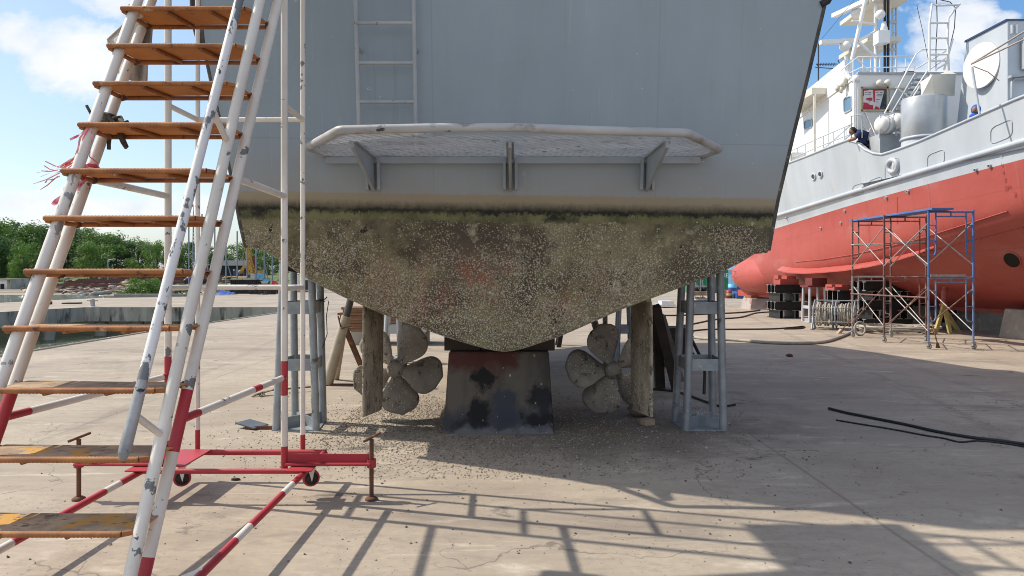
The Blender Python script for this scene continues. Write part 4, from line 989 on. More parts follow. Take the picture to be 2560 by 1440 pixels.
for i,(px,py,s) in enumerate(((590,1200,.035),(480,1280,.012),(2080,895,.03),(2000,1165,.04),(1945,1170,.02))):
    pass
m=MB(); c=G(588,1201); m.ell(c+V((0,0,.008)),(.035,.012,.010),8,6,.3); obj('leaf_scrap',m,DKTIM,label='dark dried scrap lying on the concrete between the red stair base and its shadow',cat='scrap')
m=MB(); c=G(1973,892); m.ell(c+V((0,0,.02)),(.06,.04,.03),8,6,.35); obj('rust_scrap',m,RUST,label='small rust coloured scrap on the shaded concrete right of the stands',cat='scrap')
# ------------------------------------------------------------------ red and grey ship on the right
cx=lambda y: 14.96-.17*y
HT=[ # y, then (half breadth, height) keel .. gunwale
 (-9,[(.2,.9),(1.3,1.6),(2.5,2.3),(3.2,2.9),(3.4,3.8),(3.5,4.1),(3.6,5.0)]),
 (0,[(.2,.65),(1.9,1.75),(3.1,2.55),(3.55,3.0),(3.65,3.85),(3.68,4.15),(3.7,4.9)]),
 (8,[(.2,.6),(1.95,1.7),(3.1,2.5),(3.5,2.95),(3.6,3.75),(3.62,4.05),(3.65,4.82)]),
 (13,[(.2,.6),(1.9,1.6),(2.95,2.4),(3.3,2.85),(3.4,3.57),(3.43,3.88),(3.5,4.68)]),
 (16,[(.2,.6),(1.7,1.35),(2.65,2.05),(2.95,2.5),(3.05,3.44),(3.1,3.74),(3.18,4.40)]),
 (19,[(.2,.6),(1.4,1.1),(2.3,1.68),(2.55,2.2),(2.65,3.30),(2.7,3.61),(2.85,4.3)]),
 (22,[(.2,.6),(1.1,.95),(1.85,1.5),(2.05,2.05),(2.1,3.16),(2.2,3.50),(2.35,4.3)]),
 (25,[(.2,.6),(.85,.88),(1.35,1.38),(1.5,2.0),(1.5,3.03),(1.62,3.42),(1.9,4.3)]),
 (27,[(.15,.6),(.6,.88),(.95,1.4),(1.0,2.0),(.9,2.95),(1.0,3.36),(1.45,4.35)]),
 (28.8,[(.10,.62),(.4,.9),(.6,1.4),(.5,1.9),(.38,2.9),(.5,3.34),(.95,4.4)]),
 (30.3,[(.03,.8),(.05,1.0),(.06,1.4),(.06,1.9),(.06,2.9),(.1,3.32),(.4,4.4)]),
 (31.6,[(.02,2.2),(.02,2.4),(.02,2.6),(.02,2.8),(.02,3.0),(.02,3.3),(.05,4.5)])]
def crom(p0,p1,p2,p3,t): return .5*((2*p1)+(p2-p0)*t+(2*p0-5*p1+4*p2-p3)*t*t+(3*p1-p0-3*p2+p3)*t**3)
def topH(y):
    if y>=18.6: return 4.95+max(0,y-23)*.03
    if y<=17.25: return None
    k=(18.6-y)/1.35; return 4.95-(4.95-4.33)*math.sin(k*math.pi/2)**.75
def section(y):
    ys_=[h[0] for h in HT]; i=max(0,min(len(ys_)-2,max(j for j in range(len(ys_)) if ys_[j]<=max(y,ys_[0]))))
    t=(y-ys_[i])/(ys_[i+1]-ys_[i]); g=lambda j: HT[max(0,min(len(HT)-1,j))][1]
    out=[]
    for k in range(7):
        out.append(tuple(crom(g(i-1)[k][c],g(i)[k][c],g(i+1)[k][c],g(i+2)[k][c],t) if 0<i<len(HT)-2 and abs(ys_[i]-ys_[i-1])<5 else g(i)[k][c]+(g(i+1)[k][c]-g(i)[k][c])*t for c in (0,1)))
    th=topH(y)
    if th: 
        b6,h6=out[6]; b5,h5=out[5]; out[6]=(b6+(b6-b5)/max(.2,h6-h5)*(th-h6)*.6,th)
    return out
SUB=4
def fine(y):
    s=section(y); o=[]
    for i in range(6):
        for k in range(SUB):
            p=[s[max(0,i-1)],s[i],s[i+1],s[min(6,i+2)]]
            if i in (3,4,5): o.append(tuple(s[i][c]+(s[i+1][c]-s[i][c])*k/SUB for c in (0,1)))
            else: o.append(tuple(crom(p[0][c],p[1][c],p[2][c],p[3][c],k/SUB) for c in (0,1)))
    o.append(s[6]); return o
def hb_at(y,h):
    s=fine(y)
    for (b0,h0),(b1,h1) in zip(s,s[1:]):
        if h0<=h<=h1: return b0+(b1-b0)*(h-h0)/max(1e-6,h1-h0)
    return s[-1][0] if h>s[-1][1] else s[0][0]
def on_hull(px,py,off=.0):
    y=9.5; prev=None
    while y<31:
        p=P(px,py,y); d=p.x-(cx(y)-hb_at(y,p.z))
        if prev is not None and prev<0<=d: 
            y-=.04*d/(d-prev); break
        prev=d; y+=.04
    p=P(px,py,y); return p+V((-off,-off*.3,0))
ship=thing('ship','large ship with red underwater hull and pale grey topsides standing on blocks','ship',(12,18,.6))
m=MB(); STN=[-9+1.0*i for i in range(17)]+[8+.35*i for i in range(68)]; STN=[y for y in STN if y<=31.6]
NR=6*SUB+1; rws=[]
for y in STN:
    s=fine(y); port=[V((cx(y)-b,y,h)) for b,h in s]; star=[V((cx(y)+b,y,h)) for b,h in s]
    rws.append((port,star))
for side in (0,1):
    vs=[p for r in rws for p in r[side]]; o=len(m.v); m.v+=vs
    for i in range(len(rws)-1):
        for j in range(NR-1):
            f=(i*NR+j,i*NR+j+1,(i+1)*NR+j+1,(i+1)*NR+j)
            if side==1: f=f[::-1]
            m.f.append([q+o for q in f]); m.m.append(0 if j<4*SUB else 1); m.s.append(True)
m.add(rws[0][0]+rws[0][1][::-1],[tuple(range(2*NR))],1)
o=len(m.v); m.v+=[q for r in rws for q in (r[0][0],r[1][0])]
for i in range(len(rws)-1): m.f.append([o+2*i,o+2*i+2,o+2*i+3,o+2*i+1]); m.m.append(0); m.s.append(False)
obj('hull',m,[REDH,SHIPG],ship)
bl=MB(); bl.ell((cx(29.2),29.0,1.36),(.80,2.75,.76),20,14)
obj('bulbous_bow',bl,REDH,ship)
m=MB(); m.box((cx(31)-.1,31,.56),(cx(31)+.1,31.02,.6)); 
ks=[30.6-1.2*i for i in range(30)]; m=MB()
for a,b in zip(ks,ks[1:]): m.hexa([(cx(a)-.16,a,.5),(cx(a)+.16,a,.5),(cx(b)+.16,b,.5),(cx(b)-.16,b,.5),(cx(a)-.17,a,.75),(cx(a)+.17,a,.75),(cx(b)+.17,b,.75),(cx(b)-.17,b,.75)])
obj('keel_bar',m,REDH,ship)
m=MB()
for i in range(len(STN)-1):
    a=rws[i];b=rws[i+1]
    if STN[i]>=18.25: h=4.88
    else: h=3.75
    m.add([(a[0][-1].x+.03,STN[i],h),(a[1][-1].x-.03,STN[i],h),(b[1][-1].x-.03,STN[i+1],h),(b[0][-1].x+.03,STN[i+1],h)],[(0,1,2,3)])
yq=18.3; m.add([(cx(yq)-2.7,yq,3.7),(cx(yq)+2.7,yq,3.7),(cx(yq)+2.7,yq,4.88),(cx(yq)-2.7,yq,4.88)],[(0,1,2,3)])
obj('deck',m,SHIPM,ship)
m=MB(); m.path([V((cx(y)-section(y)[5][0]-.02,y,section(y)[5][1])) for y in [-8+1.2*i for i in range(14)]+[9+.6*i for i in range(37)]],.058,10)
obj('rubbing_strake',m,SHIPG,ship)
m=MB(); m.path([rws[i][0][-1]+V((0,0,.01)) for i in range(0,len(STN),1)],.03,8); obj('gunwale_rail',m,SHIPG,ship)
# inner bulwark skin at the step
m=MB(); pts=[rws[i][0][-1] for i,y in enumerate(STN) if 16.8<y<19.2]
for a,b in zip(pts,pts[1:]): m.hexa([a+V((.0,0,-.03)),a+V((.13,0,-.03)),b+V((.13,0,-.03)),b+V((.0,0,-.03)),a+V((.0,0,.012)),a+V((.13,.02,.012)),b+V((.13,.02,.012)),b+V((0,0,.012))])
obj('bulwark_step',m,SHIPM,ship)
# bilge keel
m=MB(); rt=[(1955,671),(1985,675),(2030,676),(2080,672),(2130,667),(2190,657),(2250,644),(2300,631),(2334,620)]
roots=[on_hull(a,b-4) for a,b in rt]; tips=[p+V((-.24*k,-.05,-.14*k)) for p,k in zip(roots,(.75,1,1,1,1,1,.95,.6,.1))]
for i in range(len(roots)-1):
    up=V((.0,0,.02)); m.hexa([tips[i]-up,roots[i]-up,roots[i+1]-up,tips[i+1]-up,tips[i]+up*.5,roots[i]+up,roots[i+1]+up,tips[i+1]+up*.5])
obj('bilge_keel',m,REDH,ship)
m=MB(); m.path([on_hull(a,b,.012) for a,b in ((1990,655),(2060,648),(2130,637),(2200,622),(2290,600),(2400,566),(2520,528))],.012,5); m.path([on_hull(a,b,.012) for a,b in ((2250,645),(2330,628),(2420,606),(2560,570))],.010,5); m.path([on_hull(2243,y_,.004) for y_ in (492,520,545,560)],.006,5)
obj('weld_seam',m,REDH,ship)
def disc_on(px,py,rx,ry,off=.01,n=20):
    return [on_hull(px+rx*math.cos(2*math.pi*k/n),py+ry*math.sin(2*math.pi*k/n),off) for k in range(n)]
for px,py,rx,ry,rot in ((2531,650,24,17,.55),(1886,685,5,13,-.3)):
    pts=[]
    for k in range(22):
        a=2*math.pi*k/22; x=rx*math.cos(a); y=ry*math.sin(a); pts.append(on_hull(px+x*math.cos(rot)-y*math.sin(rot),py+x*math.sin(rot)+y*math.cos(rot),.012))
    m=MB(); c=on_hull(px,py,.016); m.add(pts+[c],[(i,(i+1)%22,22) for i in range(22)]); obj('hull_opening',m,HOLE,ship)
    m=MB(); m.path(pts,.016,6,closed=True); obj('opening_rim',m,REDH,ship)
for px,py in ((2035,442),(2052,436)):
    m=MB(); pts=disc_on(px,py,4.6,7.6,.02); m.add(pts,[tuple(range(20))]); p_=obj('porthole',m,GLASS,ship)
    m=MB(); m.path(pts,.022,6,closed=True); obj('rim',m,SHIPG,p_)
m=MB(); pts=disc_on(2233,415,12,15,.02); m.path(pts,.055,10,closed=True); hw=obj('hawse_ring',m,SHIPG,ship)
m=MB(); pts=disc_on(2235,415,8,11,.012); m.add(pts,[tuple(range(20))]); obj('hawse_hole',m,SHIPM,hw)
m=MB(); m.path([on_hull(2237,407,.03),on_hull(2240,416,.05),on_hull(2237,424,.03)],.035,8); obj('roller',m,SHIPW,hw)
def rrect(pts,r=.25):
    out=[]; n=len(pts)
    for i in range(n):
        a,b,c=V(pts[i-1]),V(pts[i]),V(pts[(i+1)%n])
        out += [b+(a-b)*r, b+(a-b)*r*.3+(c-b)*r*.3, b+(c-b)*r]
    return out
for q in (((2319,388),(2361,372),(2361,408),(2319,424)),((2477,320),(2531,296),(2531,340),(2477,362)),((2132,465),(2160,456),(2160,482),(2132,492)),((2173,452),(2204,440),(2204,466),(2173,478)),((2213,405),(2248,392),(2248,440),(2213,452))):
    m=MB(); m.path([on_hull(p.x,p.y,.008) for p in rrect([(a,b,0) for a,b in q],.22)],.0055,5,closed=True); obj('plate_outline',m,SHIPM if q[0][0]<2470 else SHIPM,ship)
for px,py in ((2271,478),(2441,424),(2476,414),(2217,494),(2113,527),(2103,557),(2053,570),(1967,545)):
    m=MB(); p=on_hull(px,py,.0); m.lathe([(.035,0),(.035,.05),(.022,.052),(.02,.01),(0,.01)],p,(-1,-.25,-.3),12); obj('drain_pipe',m,[SHIPM],ship)
def mark(txt,px,py,size,mat):
    m=MB(); p=on_hull(px,py,.0); ux=(on_hull(px+6,py-2)-p).normalized(); uy=(on_hull(px,py-6)-p).normalized()
    text_mesh(m,txt,size,p,ux,uy,.02); obj('draught_mark',m,mat,ship)
REDD=flat('dull_red_letter_paint',(.36,.05,.04),.6); GRYD=flat('dull_grey_letter_paint',(.48,.50,.52),.6)
mark('8',2505,389,.10,GRYD); mark('6',2507,412,.10,REDD); mark('4',2509,431,.11,REDD); mark('2',2514,450,.12,REDD); mark('3M',2520,470,.13,REDD); mark('8',2539,486,.12,REDD)
for k in range(12): mark('I',2027+.9*k,552+10.2*k,.055,flat('pale_red_mark',(.62,.22,.18),.6)) if k==0 else mark('I',2027+.9*k,552+10.2*k,.045,REDD)
m=MB(); rl=lambda a,b,r=.018: m.tube(a,b,r,n=6)
yb=30.1
m=MB(); q=[P(1815,673,yb),P(1872,686,29.2),P(1877,699,29.0),P(1826,689,29.9)]
for a,b in zip(q,q[1:]): m.tube(a,b,.022,n=6)
obj('bow_guard',m,REDH,ship)

# --- superstructure
XF[0]=1.065; cxo=lambda y: 14.08-.14*y
sb=lambda y,b,h: V((cxo(y)-b,y,h))
plan=[(17.7,3.1),(18.6,2.88),(20.5,2.42),(22.5,1.95),(24.6,1.25),(24.6,-1.25),(22.5,-1.95),(18.6,-2.88),(17.7,-3.0)]
m=MB(); m.prism([sb(y,b,4.6) for y,b in plan],V((0,0,1.77))); dh=obj('deckhouse',m,SHIPW,ship)
m=MB(); pp=[(18.55,2.92),(20.5,2.45),(22.5,1.98),(24.7,1.25)]
for (y0,b0),(y1,b1) in zip(pp,pp[1:]): m.hexa([sb(y0,b0,6.3),sb(y0,b0-.06,6.3),sb(y1,b1-.06,6.3),sb(y1,b1,6.3),sb(y0,b0,6.97),sb(y0,b0-.06,6.97),sb(y1,b1-.06,6.98),sb(y1,b1,6.98)])
cu=[sb(18.55,2.92,6.3),sb(18.55,2.92,6.97)]+[sb(18.55-.55*(1-math.cos(t)),2.92+.13*(1-math.cos(t)),6.97-.58*math.sin(t)) for t in [i*math.pi/2/6 for i in range(1,7)]]+[sb(18.0,3.05,6.3)]
m.prism(cu,V((.06,0,0))); obj('bridge_bulwark',m,SHIPW,ship)
m=MB(); m.prism([sb(17.65,3.13,6.36),sb(18.6,2.92,6.36),sb(24.7,1.3,6.36),sb(24.7,-1.3,6.36),sb(17.65,-3.05,6.36)],V((0,0,.04))); obj('bridge_deck',m,SHIPM,ship)
m=MB(); m.hexa([sb(19.9,3.0,6.42),sb(19.9,2.35,6.42),sb(22.2,1.9,6.42),sb(22.2,2.7,6.42),sb(19.9,3.0,6.60),sb(19.9,2.35,6.60),sb(22.2,1.9,6.60),sb(22.2,2.7,6.60)]); m.tube(sb(19.92,2.92,4.6),sb(19.92,2.92,6.42),.035,n=8); obj('wing_canopy',m,SHIPC,ship)
m=MB(); m.prism([sb(21.9,2.55,4.72),sb(24.6,1.75,4.78),sb(24.6,1.75,5.16),sb(21.9,2.55,5.12)],V((.05,.02,0))); m.hexa([sb(21.9,2.5,4.7),sb(21.9,2.1,4.7),sb(22.1,2.1,4.7),sb(22.1,2.45,4.7),sb(21.9,2.5,5.14),sb(21.9,2.1,5.14),sb(22.1,2.1,5.14),sb(22.1,2.45,5.14)]); obj('bow_bulwark',m,SHIPW,ship)
def on_side(px,py,off=.0):       # deckhouse port wall
    y=17.7
    while y<24:
        p=P(px,py,y); b=pw([(17.7,(3.1,)),(18.6,(2.88,)),(20.5,(2.42,)),(22.5,(1.95,)),(24.6,(1.25,))],y)[0]
        if p.x>=cxo(y)-b: break
        y+=.03
    return p+V((-off,-off*.2,0))
def window(q,fn,mat,name='window'):
    pts=[fn(p.x,p.y,.012) for p in rrect([(a,b,0) for a,b in q],.16)]; m=MB(); m.add(pts,[tuple(range(len(pts)))]); wv=obj(name,m,mat,ship)
    m=MB(); m.path([fn(p.x,p.y,.02) for p in rrect([(a,b,0) for a,b in q],.16)],.018,6,closed=True); obj('frame',m,SHIPG,wv)
window(((2111,246),(2131,239),(2131,275),(2111,284)),on_side,GLASSB)
window(((2012,303),(2031,297),(2031,318),(2012,324)),on_side,GLASSB)
aft=lambda px,py,off=0: P(px,py,17.69-off)
def quad_aft(a,b,c,d,mat,name,off,par=ship):
    m=MB(); m.add([aft(*a,off),aft(*b,off),aft(*c,off),aft(*d,off)],[(0,1,2,3)]); return obj(name,m,mat,par)
wn=quad_aft((2157,222),(2216,222),(2216,273),(2157,273),GLASS,'window',.012)
m=MB()
for a,b in (((2153,219),(2222,219)),((2153,276),(2222,276)),((2154,217),(2154,279)),((2219,217),(2219,279)),((2222,222),(2272,222)),((2222,277),(2272,278))): m.bar(aft(*a,.02),aft(*b,.02),.045,.012,(0,1,0))
obj('masking_tape',m,TAPE,wn)
quad_aft((2224,225),(2272,225),(2272,275),(2224,275),PLAST,'plastic_cover',.016,wn)
po=MB()
def pq(pts,mi,off): po.add([aft(a,b,off) for a,b in pts],[tuple(range(len(pts)))],mi)
pq([(2158,224),(2211,225),(2199,272),(2158,272)],0,.03)
pq([(2158,224),(2172,224),(2171,226),(2160,227),(2160,240),(2158,240)],1,.034); pq([(2182,225),(2188,225),(2188,255),(2184,255)],1,.034); pq([(2188,225),(2213,225),(2210,230),(2208,226),(2188,227)],1,.034)
pq([(2164,247),(2168,245),(2175,244),(2181,244),(2181,251),(2176,252),(2167,250)],1,.034); pq([(2174,251),(2175,251),(2175,256),(2174,256)],2,.034)
pq([(2159,256),(2163,256),(2170,258),(2175,262),(2183,263),(2183,272),(2158,272)],1,.034); pq([(2187,268),(2190,265),(2196,268),(2199,272),(2187,272)],1,.034)
for x0,x1,y_ in ((2162,2168,230),(2171,2178,230.5),(2162,2166,235),(2168,2177,235),(2190,2196,230),(2200,2207,231),(2193,2206,235),(2190,2205,239),(2190,2199,248),(2190,2196,254)): pq([(x0,y_),(x1,y_),(x1,y_+1.3),(x0,y_+1.3)],2,.034)
obj('poster',po,[POSTW,POSTR,POSTK],ship)
for px,py in ((2199,208),(2219,207)):
    m=MB(); m.ell(aft(px,py,.14),(.085,.085,.085),12,8,.06); m.tube(aft(px,py,.0),aft(px,py,.1),.03); obj('floodlight',m,SHIPC,ship)
m=MB(); p=on_side(2117,215,.12)
for k in range(6): m.ell(p+V((random.uniform(-.1,.1),random.uniform(-.1,.1),random.uniform(-.14,.14))),(.06,.06,.08),8,6,.2)
obj('covered_searchlight',m,SHIPC,ship)
m=MB()
for px in (2136,2141): m.tube(P(px,200,17.55),P(px,345,17.55),.02,n=6)
m.lathe([(0,0),(.09,0),(.09,.16),(0,.16)],P(2140,206,17.6),n=12); m.bar(P(2145,188,17.6),P(2145,345,17.6),.05,.05,(0,1,0)); obj('vent_pipe',m,SHIPW,ship)
def rail(name,lines,r=.014,mat=SHIPW):
    m=MB()
    for ln in lines: m.path([V(p) for p in ln],r,6)
    return obj(name,m,mat,ship)
yr_=18.2
rail('bridge_rail',[[P(2100,178,18.6),P(2122,160,18.4),P(2145,142,yr_),P(2285,140,yr_),P(2287,188,yr_)],[P(2108,194,18.6),P(2130,180,18.4),P(2150,170,yr_),P(2285,167,yr_)]]+[[P(x,t_,yr_),P(x,192,yr_)] for x,t_ in ((2112,170),(2133,152),(2157,142),(2177,142),(2200,141),(2240,141),(2264,140))])
ry=[22.2-.62*i for i in range(8)]
rb_=lambda y: pw([(17.4,(3.1,)),(20,(2.75,)),(22.5,(2.35,))],y)[0]
rail('deck_rail',[[sb(y,rb_(y),5.22) for y in ry]+[sb(17.7,3.1,5.24)],[sb(y,rb_(y),4.98) for y in ry]+[sb(17.7,3.1,4.98)]]+[[sb(y,rb_(y),4.7),sb(y,rb_(y),5.22)] for y in ry[::1]],.014,SHIPG)
rail('deck_rail',[[P(2128,290,17.5),P(2150,287,17.3),P(2155,291,17.3),P(2155,345,17.3)],[P(2128,345,17.5),P(2128,290,17.5)]],.016,SHIPG)
# lower stair
ls_=MB(); st_t,st_b=P(2168,345,17.6),P(2195,392,17.1); of=V((.62,.10,0))
for a,b in ((st_t,st_b),(st_t+of,st_b+of)): ls_.bar(a,b,.03,.10)
for k in range(1,6): a=st_t.lerp(st_b,k/6); ls_.bar(a,a+of,.18,.02)
lo_=obj('deck_stair',ls_,SHIPC,ship)
rail('stair_rail',[[P(2152,340,17.6),P(2155,288,17.6),P(2163,282,17.6),P(2212,392,17.0)],[P(2155,312,17.6),P(2172,332,17.5),P(2197,392,17.0)],[P(2198,340,17.5),P(2200,290,17.5),P(2212,282,17.5),P(2258,384,16.8)],[P(2215,310,17.5),P(2245,386,16.8)],[P(2163,345,17.5),P(2178,320,17.4)],[P(2185,388,17.0),P(2200,355,17.1)],[P(2225,387,16.9),P(2243,355,16.9)]],.017)
# upper stair to the bridge
us=MB(); a0,a1=P(2222,300,16.9),P(2290,186,17.3); of2=V((.42,.06,0))
for o_ in (V((0,0,0)),of2): us.bar(a0+o_,a1+o_,.03,.09)
for k in range(1,9): q=a0.lerp(a1,k/9); us.bar(q,q+of2,.16,.02)
obj('bridge_stair',us,SHIPM,ship)
rail('stair_rail',[[P(2211,284,16.8),P(2290,135,17.1),P(2305,124,17.2),P(2372,124,17.2)],[P(2262,262,16.8),P(2318,178,17.1)],[P(2255,285,16.8),P(2300,215,17)],[P(2318,178,17.2),P(2372,140,17.2)],[P(2290,172,17.2),P(2365,128,17.2)],[P(2240,218,16.9),P(2280,248,16.9)],[P(2225,278,16.9),P(2255,295,16.9)]],.017)
m=MB()
for k,(px,py) in enumerate(((2215,312),(2248,306))): 
    c=P(px,py,16.7); m=MB(); m.lathe([(0,-.24),(.12,-.23),(.19,-.17),(.20,-.02),(.21,-.015),(.21,.015),(.20,.02),(.19,.17),(.12,.23),(0,.24)],c,(.95,.3,0),16); rf=obj('liferaft_canister',m,SHIPW,ship)
    m=MB(); m.torus(c+V((.09,.03,0)),.205,.012,(.95,.3,0)); m.torus(c-V((.09,.03,0)),.205,.012,(.95,.3,0)); obj('strap',m,SHIPM,rf)
rail('raft_cradle',[[P(2198,345,16.6),P(2200,288,16.6),P(2230,284,16.6),P(2258,290,16.6),P(2260,345,16.6)],[P(2200,312,16.6),P(2256,310,16.6)],[P(2240,288,16.6),P(2240,340,16.6)]],.014,SHIPG)
m=MB(); m.box((P(2200,355,16.75).x,16.75,3.6),(P(2275,355,16.75).x,17.25,4.72)); obj('deck_locker',m,SHIPM,ship)
# drum with white trough and ladder above
c=P(2316,340,15.6); m=MB(); prof=[]; 
m.lathe([(.0,.0),(.43,0),(.445,.03),(.445,.83),(.43,.86),(0,.86)],V((c.x,15.7,4.42)),n=28); obj('silver_drum',m,SILV,ship)
m=MB(); m.torus(V((c.x,15.7,4.40)),.44,.035,n=28); m.lathe([(.47,-.35),(.43,0)],V((c.x,15.7,4.40)),n=24); obj('drum_seat',m,SHIPG,ship)
m=MB(); a=[P(2303,240,15.4),P(2335,241,15.3),P(2386,240,15.6),P(2386,235,16.3)]; b=[P(2301,205,15.5),P(2331,186,15.3),P(2390,184,15.6),P(2372,176,16.4)]
m.hexa(a+b); obj('white_trough',m,SHIPC,ship)
rail('gantry_ladder',[[P(2324,178,15.4),P(2324,60,15.4),P(2330,10,15.4),P(2345,14,15.4),P(2395,12,15.4),P(2400,10,15.4)],[P(2372,176,15.4),P(2369,95,15.4),P(2371,45,15.4),P(2386,25,15.4),P(2400,10,15.4)],[P(2338,175,15.4),P(2372,155,15.4)],[P(2360,175,15.4),P(2382,97,15.4)]]+[[P(2324,y_,15.4),P(2370,y_-1,15.4)] for y_ in (58,96,137,153)],.022)
rail('black_cable_run',[[P(2341,-20,15.4),P(2343,60,15.4),P(2340,120,15.4),P(2340,178,15.4)],[P(2330,-5,15.4),P(2375,5,15.4),P(2389,20,15.4),P(2386,70,15.4),P(2372,130,15.4)]],.009,CABLE)
rail('whip_antenna',[[P(2292,13,17),P(2306,75,17),P(2323,160,17)]],.006,POSTK)
# funnel casing
m=MB(); a=[sb(15.45,2.45,3.6),sb(15.45,-.5,3.6)]; 
fb_=[sb(13.92,2.55,3.6),sb(15.55,2.42,3.6),sb(15.55,-.6,3.6),sb(13.92,-.6,3.6)]; ft=[sb(13.92,2.55,6.36),sb(15.28,2.30,6.38),sb(15.28,-.6,6.38),sb(13.92,-.6,6.36)]
m.hexa(fb_+ft); fn_=obj('funnel_casing',m,SHIPG,ship)
m=MB(); m.hexa([p+V((-.03,-.03 if i in (0,3) else .03,0)) if i<2 else p for i,p in enumerate(ft)]+[p+V((-.03,0,.035)) for p in ft]); obj('funnel_cap',m,flat('navy_trim',(.03,.05,.14),.5),ship)
dc=P(2446,160,14.35); nrm=V((-.985,-.17,.0)); 
m=MB(); q1=V((-.17,.985,0)); cc_=V((cxo(14.6)-2.50,14.6,1.5+520*14.5/1800)); rr_=.455
m.lathe([(0,.045),(rr_,.04),(rr_,.0),(0,.0)],cc_,nrm,40,0,False); obj('white_disc',m,flat('chalky_white',(.78,.78,.77),.6),ship)
for px in (2529,2541): m=MB(); m.obox(P(px,73,13.90),(.03,.03,.17)); obj('light_tube',m,SHIPW,ship)
m=MB(); m.box((P(2524,240,13.9).x,13.86,3.7),(P(2600,240,13.9).x,13.90,4.62)); m.path([P(2530,245,13.82),P(2530,205,13.82),P(2536,196,13.82),P(2600,194,13.82)],.025,6); m.bar(P(2523,192,13.8),P(2600,184,13.8),.12,.05); obj('casing_door',m,SHIPM,ship)
m=MB(); m.box((P(2556,100,13.85).x,13.8,5.4),(P(2580,100,13.85).x,13.9,6.0)); obj('louvre_vent',m,SHIPM,ship)
m=MB(); m.box((14.2,8,3.6),(16.5,13.9,5.4)); obj('aft_deckhouse',m,SHIPW,ship)
rail('boom_pole',[[P(2428,160,12.9),P(2600,55,11.8)],[P(2428,160,12.9),P(2600,80,11.8)]],.016,flat('dull_wood_pole',(.40,.36,.33),.7))
rail('boom_pole',[[P(2430,168,12.9),P(2449,285,12.7)]],.022,SHIPG)
rail('loose_rope',[[P(2434,166,12.9),P(2470,180,12.9),P(2498,202,12.9)]],.008,flat('pink_rope',(.5,.3,.28),.8))
# mast
MY=20.2; mp=lambda a,b: P(a,b,MY)
m=MB(); m.tube(mp(2190,192),mp(2190,-90),.055); m.tube(mp(2119,198),mp(2168,-20),.055); m.tube(mp(2145,102),mp(2200,74),.045); m.tube(mp(2145,104),mp(2198,150),.045); m.tube(mp(2114,140),mp(2122,192),.04); m.tube(mp(2140,145),mp(2180,188),.035); m.tube(mp(2130,52),mp(2188,60),.03); obj('mast_frame',m,SHIPW,ship)
m=MB(); 
for px in (2203,2211): m.tube(mp(px,192)+V((0,-.2,0)),mp(px,-90)+V((0,-.2,0)),.036)
obj('mast_pipe',m,BLACK,ship)
for y0,y1,h,x0 in ((20.3,22.1,8.02,10.03),(20.0,22.1,9.05,10.06)):
    m=MB(); m.box((x0,y0,h),(x0+.95,y1,h+.12)); obj('mast_platform',m,SHIPC,ship)
for a,b,hh in ((P(2084,40,21.5),P(2170,0,20.3),0),(P(2051,106,21.3),P(2142,102,21.3),0)):
    m=MB(); m.bar(a,b,.16,.12); ra=obj('radar_scanner',m,SHIPW,ship)
    m=MB(); c=(a+b)/2+V((.2,.0,-.14)); m.ell(c,(.16,.2,.15),12,8); obj('scanner_base',m,SHIPW,ra)
m=MB(); m.ell(mp(2187,46)+V((0,-.3,0)),(.13,.13,.13),14,10); m.obox(mp(2190,104)+V((0,-.3,0)),(.32,.3,.34)); m.lathe([(0,0),(.12,0),(.05,.3),(0,.3)],mp(2196,82)+V((0,-.3,-.1)),n=10); obj('antenna_box',m,SHIPW,ship)
m=MB()
for px in (2231,2240): m.tube(P(px,190,20.6),P(px,-60,20.6),.026,n=6)
for py in range(-50,190,22): m.tube(P(2231,py,20.6),P(2240,py,20.6),.014,n=5)
m.bar(P(2212,57,20.6),P(2238,54,20.6),.06,.08); m.bar(P(2212,127,20.6),P(2238,123,20.6),.06,.08); obj('mast_ladder',m,SHIPG,ship)
m=MB(); m.tube(P(2046,110,20.8),P(2046,225,20.8),.02,n=6); m.bar(P(2038,168,20.8),P(2090,172,20.8),.02,.02); m.bar(P(2040,161,20.8),P(2094,160,20.8),.02,.02)
for k in range(12): m.bar(P(2042+4*k,157,20.8),P(2044+4*k,165,20.8),.012,.012)
m.bar(P(2095,150,20.8),P(2103,170,20.8),.02,.02); obj('aerial_array',m,POSTK,ship)
rail('stay_wire',[[P(2052,100,20.5),P(2140,-5,20.5)]],.006,POSTK)
m=MB(); m.obox(P(2268,185,18.3),(.26,.2,.10)); obj('red_roof_box',m,REDB,ship)
m=MB(); m.obox(P(2104,184,18.9),(.05,.1,.14)); obj('port_light',m,REDB,ship)
m=MB(); m.obox(P(2157,186,18.6),(.28,.2,.12)); obj('roof_box',m,SHIPC,ship)
m=MB(); m.ell(sb(23.3,1.85,5.2),(.16,.10,.16),14,10); obj('lifebuoy_cover',m,flat('faded_red_cover',(.52,.10,.09),.6),ship)
m=MB()
for k in range(7): p=sb(22-.5*k,2.4,4.72); m.obox(p+V((.15,0,.12)),(.12,.2,.22))
obj('deck_fitting',m,SHIPC,ship)

